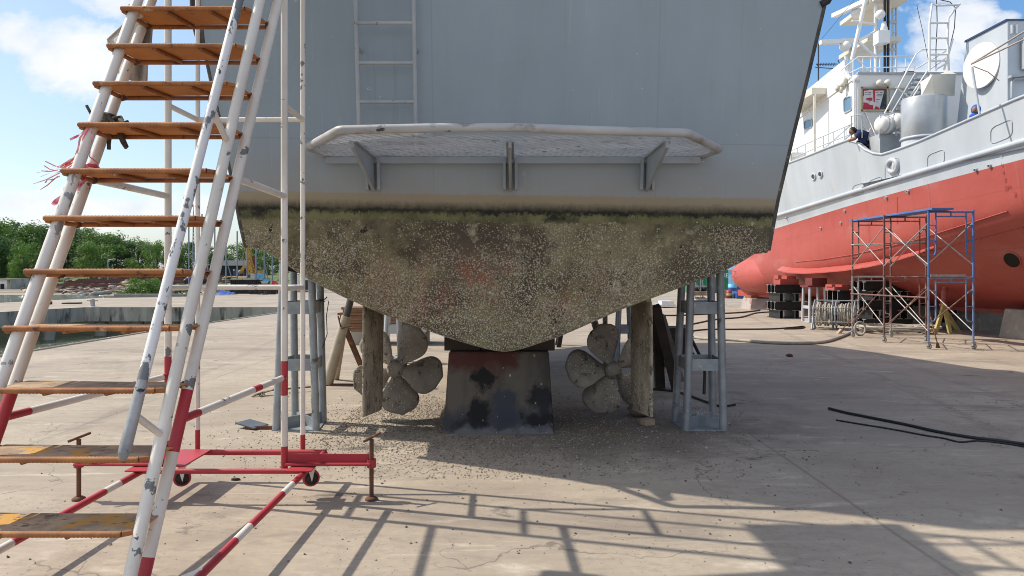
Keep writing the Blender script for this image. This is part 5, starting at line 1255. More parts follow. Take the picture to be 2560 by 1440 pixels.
# ------------------------------------------------------------------ people on the ship
def skin_person(name,joints,edges,label,mats,loc):
    t=thing(name,label,'person',loc); loc_=V(loc)
    me=bpy.data.meshes.new('body'); loc=xf(loc); me.from_pydata([(xf(p)-loc)*SC for p,r in joints],edges,[]); me.materials.append(mats)
    o=bpy.data.objects.new('body',me); COL.objects.link(o); o.parent=t; BASE[o]=loc
    md=o.modifiers.new('Skin','SKIN'); md.use_smooth_shade=True
    for i,(p,r) in enumerate(joints): me.skin_vertices[0].data[i].radius=(r*SC,r*SC)
    me.skin_vertices[0].data[0].use_root=True
    s=o.modifiers.new('Subdivision','SUBSURF'); s.levels=1; s.render_levels=1
    return t
Y1=17.45
pj=lambda a,b,dy=0: P(a,b,Y1+dy)
J=[(pj(2168,350),.115),(pj(2162,338),.13),(pj(2150,330),.13),(pj(2142,328),.07),(pj(2134,328),.045),
   (pj(2146,334,-.12),.06),(pj(2139,345,-.16),.045),(pj(2128,350,-.12),.03),
   (pj(2146,332,.14),.06),(pj(2138,344,.2),.045),(pj(2126,350,.2),.03),
   (pj(2154,352,-.12),.075),(pj(2168,362,-.1),.05),(pj(2154,352,.12),.075),(pj(2168,362,.12),.05)]
E=[(0,1),(1,2),(2,3),(3,4),(2,5),(5,6),(6,7),(2,8),(8,9),(9,10),(0,11),(11,12),(0,13),(13,14)]
man=skin_person('person',J,E,'person in dark navy shirt crouching and bending over the ship deck rail','person',(0,0,0)) if False else skin_person('person',J,E,'person in dark navy shirt with black hair crouching behind the deck rail of the ship',NAVY,tuple(pj(2160,362)))
hd=MB(); hc=pj(2130,328); hd.ell(hc,(.075,.07,.09),14,10); hd.ell(hc+V((-.07,-.02,-.02)),(.02,.02,.02),6,5); obj('head',hd,SKIN,man)
m=MB(); m.ell(hc+V((.015,.0,.022)),(.082,.078,.085),14,10); obj('hair',m,HAIR,man)
m=MB()
for a,b in ((pj(2139,345,-.16),pj(2128,350,-.12)),(pj(2138,344,.2),pj(2126,350,.2))): m.tube(a,b,.047,.036,8); m.ell(b+V((-.03,0,-.01)),(.045,.03,.03),8,6)
obj('forearm',m,SKIN,man)
Y2=13.85; c2=P(2440,290,Y2)
J=[(c2+V((0,.0,-.75)),.13),(c2+V((0,0,-.35)),.14),(c2+V((0,0,-.10)),.12),(c2+V((.0,0,.02)),.06),
   (c2+V((-.17,0,-.14)),.06),(c2+V((-.2,-.08,-.36)),.045),(c2+V((.0,-.12,-.30)),.035),(c2+V((.17,0,-.14)),.06),(c2+V((.2,-.05,-.36)),.045),(c2+V((.06,-.14,-.2)),.035),
   (c2+V((-.08,0,-1.1)),.08),(c2+V((-.08,0,-1.5)),.055),(c2+V((.08,0,-1.1)),.08),(c2+V((.08,0,-1.5)),.055)]
E=[(0,1),(1,2),(2,3),(2,4),(4,5),(5,6),(2,7),(7,8),(8,9),(0,10),(10,11),(0,12),(12,13)]
man2=skin_person('person',J,E,'person in a bright blue hood behind the ship bulwark, holding a grey pole',flat('dark_blue_overall',(.02,.05,.25),.9),tuple(c2-V((0,0,1.5))))
m=MB(); hc=c2+V((0,0,.12)); m.ell(hc,(.085,.09,.105),14,10); m.ell(c2+V((0,.01,-.0)),(.11,.10,.07),12,8); obj('hood',m,BLUEC,man2)
m=MB(); m.ell(hc+V((-.05,-.05,-.01)),(.05,.05,.065),10,8); obj('face',m,SKIN,man2)

XF[0]=1.0
# ------------------------------------------------------------------ supports below the ship
def ibeam(m,a,b,h,w_,t=.02):
    a=V(a); b=V(b); d=(b-a).normalized(); sd=d.cross(V((0,0,1))).normalized()
    for z0,z1,ww in ((0,t,w_),(h-t,h,w_),(t,h-t,t*1.2)):
        p=[a-sd*ww/2,a+sd*ww/2,b+sd*ww/2,b-sd*ww/2]; n0=len(m.f)
        m.hexa([q+V((0,0,z0)) for q in p]+[q+V((0,0,z1)) for q in p]); 
        m.m[n0+2]=1; m.m[n0+4]=1
def crib(cx_,cy_,w_,d_,layers,lh,label,first=1,top=None,group='steel beam cribs under the ship'):
    t=thing('steel_crib',label,'steel crib',(cx_,cy_,0),group)
    for k in range(layers):
        z=k*lh
        if (k+first)%2==0:
            for s in (-1,0,1): m=MB(); y=cy_+s*d_*.36; ibeam(m,(cx_-w_/2,y,z),(cx_+w_/2,y,z),lh-.004,lh*.8); obj('beam',m,[STEELK,STEELE],t)
        else:
            for s in (-1,-.62,.5,.9): m=MB(); x=cx_+s*w_*.38; ibeam(m,(x,cy_-d_/2,z),(x,cy_+d_/2,z),lh-.004,lh*.6); obj('beam',m,[STEELK,STEELE],t)
    if top:
        m=MB(); z=layers*lh; m.box((cx_-.25,cy_-.3,z+.001),(cx_+.35,cy_+.3,z+top*.6)); m.box((cx_-.28,cy_-.2,z+top*.6),(cx_-.18,cy_+.2,z+top)); m.box((cx_+.0,cy_-.2,z+top*.6),(cx_+.3,cy_+.2,z+top*.95)); obj('saddle',m,REDH,t)
    return t
crib(8.93,23.6,.88,.9,4,.273,'black steel beam crib nearest the red bow, with a red saddle on top',1,.30)
crib(10.05,19.6,1.3,1.0,5,.25,'larger dark steel crib in the shade behind the hose coil and scaffold',0,.0)
crib(9.25,20.4,.34,.9,3,.33,'narrow steel crib with grey beam ends left of the scaffold, topped by red channels',0,.16)
crib(14.9,22.5,1.5,1.0,4,.25,'black steel crib deep in the shade at the far right under the hull',0,.0)
crib(13.3,21.6,1.0,1.0,4,.26,'black steel crib in the shade right of the yellow tripod prop',0,.0)
def taper(cx_,cy_,w_,d_,h,label,mat,k=.82,name='concrete_block'):
    m=MB(); m.hexa([(cx_-w_/2,cy_-d_/2,-.02),(cx_+w_/2,cy_-d_/2,-.02),(cx_+w_/2,cy_+d_/2,-.02),(cx_-w_/2,cy_+d_/2,-.02),(cx_-w_/2*k,cy_-d_/2*k,h),(cx_+w_/2*k,cy_-d_/2*k,h),(cx_+w_/2*k,cy_+d_/2*k,h),(cx_-w_/2*k,cy_+d_/2*k,h)])
    return obj(name,m,mat,label=label,cat='concrete block',group='concrete blocks under the ship',bevel=.02)
CONCR=paint('red_stained_concrete',(.42,.37,.34),(.33,.28,.26),3,.9,spots=[((.30,.07,.05),3.2,.58,.1)],bump=.4)
taper(10.0,29.3,1.05,1.3,.44,'pale concrete block with a red stain under the bow of the red ship',CONCR)
m=MB(); m.box((9.6,28.9,.445),(10.4,29.7,.56)); obj('wood_packing',m,paint('orange_timber',(.32,.10,.03),(.2,.06,.03),4,.8),label='orange brown timber cap on the red stained block under the bow',cat='timber')
taper(11.3,20.3,1.0,1.2,.58,'grey tapered concrete block with slots, behind the scaffold',CONCB); m=MB(); m.box((10.9,19.9,.585),(11.7,20.7,.66)); obj('wood_packing',m,DKTIM,label='dark timber cap on the slotted concrete block behind the scaffold',cat='timber')
taper(11.75,16.2,.95,1.0,.66,'pale concrete block at the right edge under the ship',CONCB); taper(10.35,25.2,1.0,1.2,.50,'dark concrete block in shade behind the slim grey stand',CONCB)
m=MB(); m.box((9.95,24.8,.505),(10.75,25.6,.6)); obj('wood_packing',m,TIMB,label='brown timber cap on the dark block behind the slim grey stand',cat='timber')
taper(12.35,18.9,.85,1.0,.55,'shaded concrete block right behind the yellow tripod prop',CONCB)
c=G(2035,805); q=[(c+V((sx*.24,sy*.26,0)),c+V((sx*.22,sy*.24,1.04))) for sx,sy in ((-1,-1),(1,-1),(1,1),(-1,1))]
t_=boat_stand(q,[(.45,.09)],'pale grey slim four-legged stand with a dark red saddle under the ship','ship stands',.04,paint('pale_stand_paint',(.55,.55,.58),(.47,.47,.50),5,.5,.2))
m=MB(); m.box((c.x-.3,c.y-.3,1.05),(c.x+.3,c.y+.3,1.10)); m.box((c.x-.16,c.y-.25,1.10),(c.x+.28,c.y+.25,1.32)); obj('saddle',m,paint('dark_red_saddle',(.17,.03,.025),None,4,.7),t_)
# yellow tripod prop
tp=thing('tripod_prop','faded yellow tripod prop with a red tube and a saddle against the red hull','tripod prop',(10.9,17.6,0))
yy=17.6; apex=P(2357,760,yy)
for px,py,dy in ((2348,838,-.3),(2372,842,-.2),(2386,838,.35)):
    g_=P(px,py,yy+dy); g_.z=0; m=MB(); m.bar(g_+V(((px-2366)*.006,0,0)),apex+V((0,dy*.2,0)),.075,.075,(0,1,0)); obj('leg',m,YELLO,tp)
m=MB(); m.tube(apex-V((0,0,.25)),P(2361,725,yy),.07); m.tube(P(2361,727,yy),P(2367,697,yy),.055); obj('red_tube',m,paint('red_brown_tube',(.36,.09,.07),(.25,.06,.05),5,.6),tp)
m=MB(); m.bar(P(2350,690,yy),P(2388,684,yy),.3,.05); obj('saddle',m,DKTIM,tp)
br=thing('broom','long handled broom leaning on the front of the scaffold','broom',tuple(G(2345,868)))
m=MB(); m.tube(P(2321,770,14.35),P(2343,858,14.2),.013,n=6); obj('handle',m,TIMB,br)
m=MB(); m.hexa([P(2338,876,14.2),P(2353,876,14.2),P(2353,876,14.3),P(2338,876,14.3),P(2341,856,14.2),P(2346,856,14.2),P(2346,856,14.3),P(2341,856,14.3)]); obj('head',m,paint('brown_bristle',(.13,.08,.05),None,8,.9),br)
br=thing('broom','straw broom leaning on the hose reel with its bristles on the ground','broom',tuple(G(2096,838)))
m=MB(); m.tube(P(2103,826,17.6),P(2157,768,18.2),.013,n=6); obj('handle',m,RUST,br); m=MB(); m.bar(P(2092,838,17.6),P(2104,824,17.6),.12,.06); obj('head',m,PALET,br)
# hose reel
rl_=thing('hose_reel','galvanised hose reel rack holding two coils of grey hose beside the scaffold','hose reel',tuple(G(2100,832)))
ax_=V((.86,-.5,0)).normalized(); side=V((.5,.86,0)).normalized(); c0=G(2100,826)+V((0,.2,.40))
def rp(a,s,z): return c0+ax_*a+side*s+V((0,0,z))
for k,a in enumerate((-.30,.22)):
    m=MB()
    for j in range(9): m.torus(rp(a-.16+.04*j,0,0),.26+random.uniform(-.03,.05),.02,ax_+V((random.uniform(-.08,.08),0,random.uniform(-.08,.08))),26,6)
    obj('hose_coil',m,HOSE,rl_)
for a in (-.52,-.08,.0,.44):
    m=MB(); m.path([rp(a,.36*math.cos(R(60*i+30)),.36*math.sin(R(60*i+30))) for i in range(6)],.018,6,closed=True); obj('hexagon_frame',m,GALV,rl_)
m=MB()
for i in range(6): m.tube(rp(-.52,.36*math.cos(R(60*i+30)),.36*math.sin(R(60*i+30))),rp(.44,.36*math.cos(R(60*i+30)),.36*math.sin(R(60*i+30))),.014,n=6)
for a in (-.56,.48):
    for s in (-1,1): m.tube(rp(a,0,0),rp(a,s*.30,-.40),.02,n=6)
m.bar(rp(-.56,-.35,-.385),rp(-.56,.35,-.385),.05,.03); m.bar(rp(.48,-.35,-.385),rp(.48,.35,-.385),.05,.03); m.tube(rp(-.6,0,0),rp(.55,0,0),.02,n=6)
obj('reel_frame',m,GALV,rl_)
m=MB(); c=G(2235,832); pts=[]
for k in range(230): a=k*.30; r_=.55+.30*math.sin(k*.13)+.12*math.sin(k*.37); pts.append(c+V((math.cos(a)*r_*1.1+.25*math.sin(k*.05),math.sin(a)*r_*.75,.03+.09*abs(math.sin(k*.21))+.05*abs(math.sin(k*.07)))))
m.path(pts,.024,6); obj('hose_heap',m,HOSE,label='loose heap of pale grey hose coiled on the ground under the scaffold',cat='hose')
m=MB(); m.torus(G(2163,842)+V((0,.25,.17)),.155,.024,(.3,-.95,.05),26,6); obj('hose_loop',m,HOSE,label='single loop of pale hose standing upright between reel and scaffold',cat='hose')

# ------------------------------------------------------------------ scaffold tower
sc_=thing('scaffold_tower','two tier wheeled scaffold of blue and rusty pipes beside the red hull','scaffold',(8.4,15.2,0))
FR=[(14.0,8.10,8.97),(15.35,7.93,8.83),(16.6,7.85,8.73)]
Z0,Z1,Z2=.14,1.41,2.69
def frame(y,x0,x1,z0,z1,mat):
    m=MB(); r=.020
    for x in (x0,x1): m.tube((x,y,z0),(x,y,z1+.02),r,n=8)
    m.tube((x0,y,z1-.02),(x1,y,z1-.02),.02,n=8); m.tube((x0+.14,y,z1-.11),(x1-.14,y,z1-.11),.014,n=6); m.tube(((x0+x1)/2,y,z1-.11),((x0+x1)/2,y,z1-.02),.014,n=6)
    for s,x in ((1,x0),(-1,x1)):
        m.path([(x+s*.14,y,z1-.03),(x+s*.14,y,z1-.80),(x+s*.115,y,z1-.86),(x,y,z1-.88)],.0155,6)
        for h in (.28,.58): m.tube((x,y,z1-h),(x+s*.14,y,z1-h),.011,n=6)
    return obj('frame',m,mat,sc_)
for i,(y,x0,x1) in enumerate(FR):
    frame(y,x0,x1,Z0,Z1,(paint('worn_blue_pipe',(.20,.26,.36),(.10,.17,.36),5,.5,spots=[((.26,.15,.12),8,.6,.05)]),BROWNP,GREYPI)[i]); frame(y,x0,x1,Z1,Z2,(BLUEP,BROWNP,BROWNP)[i])
    for x in (x0,x1):
        m=MB(); m.torus((x+.01,y,.055),.04,.017,(1,.35,0),18,8); m.lathe([(.03,-.012),(.03,.012),(0,.012)],(x+.01,y,.055),(1,.35,0),12); cw=obj('caster_wheel',m,flat('grey_caster_rubber',(.22,.21,.20),.7),sc_)
        m=MB(); m.bar((x,y,.145),(x+.01,y,.06),.055,.05,(0,1,0)); m.obox((x,y,.14),(.09,.09,.012)); obj('caster_fork',m,GREYPI,cw)
for (ya,a0,a1),(yb_,b0,b1) in zip(FR,FR[1:]):
    for xa_,xb_ in ((a0,b0),(a1,b1)):
        for zl,zh in ((.32,1.17),(1.62,2.45)):
            m=MB(); m.tube((xa_+.02,ya,zl),(xb_+.02,yb_,zh),.0115,n=6); obj('cross_brace',m,GREYPI,sc_)
            m=MB(); m.tube((xa_-.01,ya,zh),(xb_-.01,yb_,zl),.0115,n=6); obj('cross_brace',m,GREYPI if zl>1 else BROWNP,sc_)
    m=MB(); m.tube((a0-.03,ya,1.0),(b0-.03,yb_,1.0),.018,n=6); obj('ledger',m,BROWNP,sc_); 
m=MB(); m.tube((FR[2][1]-.03,16.6,2.12),(FR[1][2],15.35,2.14),.02,n=6); m.bar((7.86,16.5,2.13),(8.9,15.4,2.13),.1,.03); obj('ledger',m,GREYPI,sc_)
m=MB(); m.hexa([(8.08,13.85,2.70),(8.50,13.85,2.70),(8.27,16.75,2.67),(7.84,16.75,2.67),(8.08,13.85,2.735),(8.50,13.85,2.735),(8.27,16.75,2.705),(7.84,16.75,2.705)]); obj('plank',m,BLUEP,sc_)
m=MB(); m.bar((8.12,13.98,1.43),(8.80,13.98,1.43),.05,.045); obj('plank',m,GREYPI,sc_)

# ------------------------------------------------------------------ yard clutter far right
def crate(name,px0,px1,py0,py1,y,dep,mat,label,cat,bev=.01,ang=0):
    a=P(px0,py1,y); b=P(px1,py0,y); m=MB(); z0=max(0,a.z); m.box((a.x,y,z0),(b.x,y+dep,b.z)); return obj(name,m,mat,label=label,cat=cat,bevel=bev)
cg=thing('shipping_container','green shipping container with white letters, far behind the right stand','container',(14.5,52,0))
m=MB(); yy=52; x0,x1=P(1722,700,yy).x,P(1821,700,yy).x; m.box((x0,yy,.05),(x1,yy+2.4,1.82)); obj('body',m,CONTG,cg)
m=MB()
for k in range(26): x=x0+(x1-x0)*(k+.3)/26; m.box((x,yy-.03,.12),(x+.05,yy-.002,1.05))
for k in range(26): x=x0+(x1-x0)*(k+.3)/26; m.box((x,yy-.03,1.45),(x+.05,yy-.002,1.75))
obj('corrugated_side',m,CONTG,cg)
m=MB(); text_mesh(m,'V',.42,(P(1789,712,yy).x,yy-.03,1.24),(1,0,0),(0,0,1)); text_mesh(m,'IE',.42,(P(1815.5,710,yy).x,yy-.03,1.24),(1,0,0),(0,0,1)); obj('lettering',m,WHITE,cg)
wt_=thing('water_tank','pale blue plastic tank with ribs beside the red bulbous bow','tank',(16,54,0)); c=P(1830,700,54.5)
m=MB(); m.lathe([(0,0),(1.1,0),(1.14,.5),(1.1,.55),(1.14,1.0),(1.1,1.05),(1.14,1.5),(1.1,1.9),(.6,2.15),(0,2.2)],(c.x+.15,55.5,0),n=24); obj('tank',m,flat('pale_blue_plastic',(.30,.58,.85),.4),wt_)
m=MB(); m.lathe([(0,2.19),(.3,2.19),(.3,2.26),(0,2.28)],(c.x+.15,55.5,0),n=16); obj('lid',m,DBLUE,wt_)
def drum(px,py,y,r,h,mats,label,name='drum'):
    c=P(px,py,y); c.z=0; t=thing(name,label,'drum',tuple(c)); m=MB(); z=[0,.32,.36,.62,.66,1]
    m.lathe([(0,0),(r,0),(r,h*.32),(r*1.03,h*.34),(r,h*.36)],c,n=18); m.lathe([(r,h*.66),(r*1.03,h*.68),(r,h*.70),(r,h),(r*.95,h),(r*.95,h*.97),(0,h*.97)],c,n=18); obj('body',m,mats[0],t)
    m=MB(); m.lathe([(r,h*.36),(r,h*.66)],c,n=18); obj('band',m,mats[1],t); return t
drum(1823,738,41,.15*1.0,.46,(paint('dark_red_drum',(.30,.03,.03),(.22,.025,.025),4,.5),flat('dull_yellow_band',(.45,.36,.13),.6)),'red steel drum with a yellow band, standing left of the bow of the ship')
drum(1831,720,47,.28,.72,(CONTB,DBLUE),'light blue plastic barrel behind the red and yellow drum'); drum(1842,722,48,.30,.70,(DBLUE,DBLUE),'dark blue plastic barrel just left of the red bow')
crate('blue_bin',1842,1860,731,747,40.5,.5,DBLUE,'dark blue bin on the concrete beneath the red bow','bin',.03); crate('blue_box',1831,1841,735,746,41,.4,CONTB,'small light blue box between the drum and the dark blue bin','box',.02)
crate('propped_board',1811,1817,724,748,41.2,.04,PALET,'pale wooden board standing left of the red and yellow drum','board',.005)
crate('yellow_bin',2243,2276,750,768,31,.8,flat('yellow_plastic',(.62,.42,.03),.5),'yellow bin seen under the ship keel behind the scaffold','bin',.03)
crate('white_van_body',1950,1990,735,752,38,1.5,WHITE,'white box shaped load seen between the steel crib legs','crate',.05)
# rack with boards
rk=thing('pipe_rack','thin grey pipe rack with boards and bags, far behind the right stand','rack',(8.0,32,0)); yy=33
m=MB()
for px in (1735,1752,1769): 
    for dy in (0,.9): m.tube(P(px,765,yy)*1+V((0,dy,0)),P(px,700,yy)+V((0,dy,0)),.018,n=6)
for py in (716,738): m.tube(P(1733,py,yy),P(1771,py,yy),.016,n=6)
m.tube(P(1735,700,yy),P(1769,760,yy),.012,n=6)
for px in (1735,1752,1769): m.tube(P(px,738,yy),P(px,738,yy)+V((0,.9,0)),.016,n=6); m.tube(P(px,716,yy),P(px,716,yy)+V((0,.9,0)),.016,n=6)
obj('frame',m,GALV,rk)
m=MB()
for k in range(4): m.box((P(1733,740,yy).x,yy-.1,.42+.05*k),(P(1772,740,yy).x+random.uniform(-.1,.1),yy+.9,.46+.05*k))
obj('board',m,PALET,rk)
m=MB(); 
for k in range(5): m.ell((P(1742+6*k,752,yy).x,yy+.3,.14+.05*(k%2)),(.2,.25,.15),10,7,.15)
obj('white_bag',m,flat('white_bag',(.6,.57,.55),.8),rk)
m=MB()
for k in range(3): m.ell((P(1745+9*k,720,yy).x,yy+.3,.72),(.16,.2,.12),8,6,.2)
obj('tool_bundle',m,DKSHED,rk)
m=MB(); m.box((P(1650,757,30).x,30,.06),(P(1690,757,30).x,31,.14)); m.box((P(1656,757,30).x,30.1,.14),(P(1686,757,30).x,30.9,.28)); obj('panel_pile',m,flat('pale_panel',(.60,.62,.64),.6),label='pile of pale panels on the sunlit concrete left of the right stand',cat='panels')
# tarps
def heap(name,pa,pb,y,hh,mats,label,seed):
    a=P(pa,700,y).x; b=P(pb,700,y).x; m=MB()
    def f(u,v):
        x=a+(b-a)*u; yy_=y+.9*v; n_=mnoise.noise(V((x*2.1,v*3,seed)))+.5*mnoise.noise(V((x*6,v*6,seed)))
        return V((x,yy_,.55*0+max(0,(hh*(.6+.7*n_))*math.sin(math.pi*min(1,max(0,v)))**.5*math.sin(math.pi*u)**.3)))
    m.grid(f,60,12,0); 
    for i in range(len(m.m)):
        if mnoise.noise(V((i*.21,seed,1)))>.15: m.m[i]=1
    obj(name,m,mats,label=label,cat='tarp')
heap('tarp_heap',2330,2470,23.5,.55,[TARPB,flat('brown_tarp',(.36,.24,.19),.9)],'crumpled blue and brown tarpaulin heap seen under the keel of the ship',3)
heap('tarp_heap',2400,2590,25.0,.62,[flat('dull_brown_tarp',(.28,.18,.15),.9),flat('white_tarp',(.6,.55,.5),.8)],'long brown and white tarpaulin heap at far right under the ship',8)
# ------------------------------------------------------------------ far bank
def leaf_tree(name,seed,h,cw,nl,leaf,label,trunk=True,ls=.34):
    rnd=random.Random(seed); t=thing(name,label,'tree' if trunk else 'bush',(0,0,0))
    m=MB(); 
    if trunk:
        m.path([(0,0,-.3),(.1,0,h*.2),(.05,.1,h*.45),(-.1,.1,h*.7)],[.22,.17,.12,.05],8)
        for k in range(7): a=rnd.random()*6.28; z=h*rnd.uniform(.25,.5); m.path([(.06,.05,z),(math.cos(a)*cw*.25,math.sin(a)*cw*.25,z+h*.14),(math.cos(a)*cw*.42,math.sin(a)*cw*.42,z+h*.22)],[.09,.06,.02],5)
    else:
        for k in range(5): a=rnd.random()*6.28; m.path([(0,0,-.1),(math.cos(a)*cw*.2,math.sin(a)*cw*.2,h*.6)],[.05,.02],5)
    obj('trunk',m,BARK,t)
    c=MB(); cl=[]
    for k in range(30 if trunk else 9):
        a=rnd.random()*6.28; q=rnd.random(); z=h*(rnd.uniform(.10,.90) if trunk else rnd.uniform(.2,.75)); rr=cw*.5*math.sqrt(max(.05,1-((z/h-.45)/.56)**2))*rnd.uniform(.25,.9)
        cl.append((V((math.cos(a)*rr,math.sin(a)*rr,z)),cw*rnd.uniform(.11,.22)))
    for _ in range(nl):
        p,r=rnd.choice(cl); d=V((rnd.gauss(0,1),rnd.gauss(0,1),rnd.gauss(0,1)+.25)).normalized(); q=p+d*r*rnd.uniform(.55,1.08)
        s=ls*rnd.uniform(.6,1.25); u=d.cross(V((rnd.gauss(0,1),rnd.gauss(0,1),rnd.gauss(0,1)))).normalized(); w_=(d*rnd.uniform(.6,1)+V((rnd.gauss(0,.4),rnd.gauss(0,.4),rnd.gauss(0,.4)))).cross(u).normalized()
        c.add([q-u*s*.5,q-w_*s*.32,q+u*s*.5,q+w_*s*.32],[(0,1,2,3)],0 if rnd.random()<.85 else 1)
    obj('crown',c,[leaf,LEAFC if leaf is not LEAFC else LEAFA],t); return t
KIND=[('broad_tree',1,9,8.4,5600,LEAFA,'broad mid green tree with a full round crown on the far bank'),('broad_tree',2,9,7.2,5000,LEAFB,'dark green dense tree standing on the far bank'),('broad_tree',3,9,7.8,5000,LEAFC,'bright yellow green tree in front of darker ones on the far bank'),('slender_tree',4,9,4.6,3000,LEAFB,'narrow dark tree rising above the far bank tree line')]
proto={}
def put(kind,px,top,y,wk=1.0):
    nm,sd,h,cw,nl,lf,lb=KIND[kind]; p=P(px,top,y); g0=land_h(p.x,y) if y<400 else 0; sc=(p.z-g0)/h/.97; loc=(p.x,y,g0)
    if kind not in proto:
        t=leaf_tree(nm,sd,h,cw,nl,lf,lb); t['group']='trees along the far bank'; t.location=V(loc)*SC; proto[kind]=t
    else: t=dup(proto[kind],loc)
    t.scale=(sc*wk,sc*wk,sc); t.rotation_euler=(0,0,random.random()*6.28); return t
TR=[(0,-40,548,100,1.3),(1,5,556,112,1.3),(0,45,552,105,1.2),(1,88,566,110,1.1),(3,104,558,104,.9),(1,140,588,118,1.4),(0,170,588,122,1.3),(2,228,607,96,1.15),(1,205,572,116,1.2),(0,248,575,112,1.25),(1,290,590,116,1.2),(3,322,598,118,1.4),(0,345,596,122,1.1),(1,372,612,118,1.2),(2,392,605,104,.9),(0,440,612,108,1.1),(1,470,606,112,1.1),(0,512,612,120,1.1),(1,548,624,120,1.2),(2,563,632,114,.9),(0,598,608,114,1.15),(1,640,618,118,1.2),(0,672,622,112,1.1),(1,705,628,116,1.2),(0,735,640,118,1.2),(2,60,610,92,1.0),(2,330,648,92,.9),(2,120,628,94,1.0),(1,20,600,96,1.3),(1,-20,590,94,1.2),(0,780,636,125,1.3),(1,420,640,100,1.0)]
TL=['tall green tree at the left edge behind the stair treads','dark tree at the left edge of the far bank','round green tree behind the upper left stringers','dark tree just right of the leftmost round tree','thin bare topped tree poking above the left tree line','dark low tree between the two left stringers','green tree right behind the left stringers','bright green round tree standing in front of the others right of the left stringers','tall dark tree behind the bright round one','highest green tree in the middle of the gap in the stair','dark tree right of the highest middle tree','narrow dark tree in the middle of the far bank','green tree behind the small lamp post','dark tree left of the peeling handrail','bright green tree just left of the peeling handrail','green tree seen between the handrail and the white post','dark tree behind the lattice mast','green tree behind the middle steel poles','dark small tree left of the yellow crane','bright small tree beside the steel poles near the dark shed','round green tree left behind the yellow crane boom','dark tree right behind the yellow crane boom','green tree right of the crane under the boat corner','dark tree behind the right hand steel poles','green tree seen just left of the white stair posts','bright low tree in front at the left edge','bright low bushy tree near the lamp post','bright low tree near the left stringers','dark low tree in front at the left edge','dark low tree at the extreme left edge','green tree behind the galvanised left stand','dark low tree right of the lamp post']
for (k,px,tp_,y,wk),lb in zip(TR,TL): put(k,px,tp_,y,wk)['label']=lb
# bushes
bu=leaf_tree('bush',9,1.6,2.6,900,LEAFC,'bright green shrub growing on the ruined concrete edge of the far basin',False,.17); bu['group']='shrubs on the far bank'
def bush(px,py,y,s,lb,first=[True]):
    p=P(px,py,y); loc=(p.x,y,p.z)
    if first[0]: bu.location=V(loc)*SC; t=bu; first[0]=False
    else: t=dup(bu,loc)
    t.scale=(s,s,s*.9); t.rotation_euler=(0,0,random.random()*6); t['label']=lb
for px,py,y,s,lb in ((385,740,50,.95,'leafy green shrub right of the peeling handrail at the basin edge'),(355,738,49,.8,'leafy shrub just left of the peeling handrail at the basin edge'),(325,742,48.5,.55,'small shrub at the water edge beside the concrete stump'),(300,746,48,.38,'tiny shrub at the water edge, lowest of the row'),(345,722,52,.6,'shrub on top of the ruined wall'),(455,735,52,.55,'low green plants left of the white cross tube'),(480,736,52,.5,'low green plants behind the white cross tube')): bush(px,py,y,s,lb)
m=MB(); m.hexa([P(300,742,51)]*0+[V(q) for q in ((P(308,742,51).x,51,-.4),(P(430,742,51).x,51,-.4),(P(430,742,51).x,52,-.4),(P(308,742,51).x,52,-.4),(P(308,742,51).x,51,.35),(P(430,742,51).x,51,.45),(P(430,742,51).x,52,.45),(P(308,742,51).x,52,.30))]); obj('ruined_wall',m,DKCONC,label='broken dark concrete wall stump with shrubs beside the far basin',cat='wall',bevel=.05)
m=MB(); m.box((P(295,745,46).x,45.5,-.3),(P(470,745,46).x,46.2,.10)); obj('basin_kerb',m,CONCB,label='low grey concrete kerb along the far edge of the quay deck',cat='kerb')
for i in range(16):
    px=145+i*8+random.uniform(-4,4); y=55+random.uniform(-1,2); py=744-i*.8+random.uniform(-2,3); m=MB(); p=P(px,py,y); m.ell(p,(random.uniform(.2,.45),.3,random.uniform(.12,.28)),8,6,.2); obj('rock',m,STONE,label='dark grey rock in the row of rocks along the far water edge',cat='rock',group='rocks along the far water edge')
dbm=MB(); rd_=random.Random(5)
for k in range(420):
    y=rd_.uniform(58,98); px=rd_.uniform(40,700); x=(px-1280)*y/FPX; z=land_h(x,y); s=rd_.uniform(.10,.35)
    if rd_.random()<.5: 
        a=rd_.uniform(-.5,.5); L_=rd_.uniform(.5,2.4); dbm.bar((x,y,z+s*.3),(x+L_*math.cos(a),y+L_*math.sin(a),z+s*.4+rd_.uniform(-.1,.25)),rd_.uniform(.06,.2),rd_.uniform(.05,.15),mi=rd_.randrange(4))
    else: dbm.ell((x,y,z+.05),(s*1.6,s,s*.7),7,5,.3,mi=rd_.randrange(4))
obj('bank_debris',dbm,[REDEARTH,DKTIM,STONE,PALET],kind='stuff')
# bollard on the quay
bo=thing('bollard','small grey T headed bollard on the far quay deck edge','bollard',tuple(G(231,766))); c=G(231,766); m=MB(); m.lathe([(.13,0),(.10,.04),(.09,.28),(.11,.30),(0,.33)],c,n=14); obj('post',m,GREYPI,bo); m=MB(); m.tube(c+V((-.22,0,.26)),c+V((.22,0,.26)),.035,n=8); obj('cross_bar',m,GREYPI,bo)
for px,lb in ((95,'flat dark rubber fender lying on the quay deck edge behind the left stringers'),(172,'smaller flat dark slab lying on the far quay deck edge')):
    c=G(px,762 if px<100 else 760); m=MB(); m.box((c.x-.35,c.y,0.002),(c.x+.35,c.y+.5,.14 if px<100 else .06)); obj('quay_fender',m,DKTIM,label=lb,cat='fender',bevel=.02)
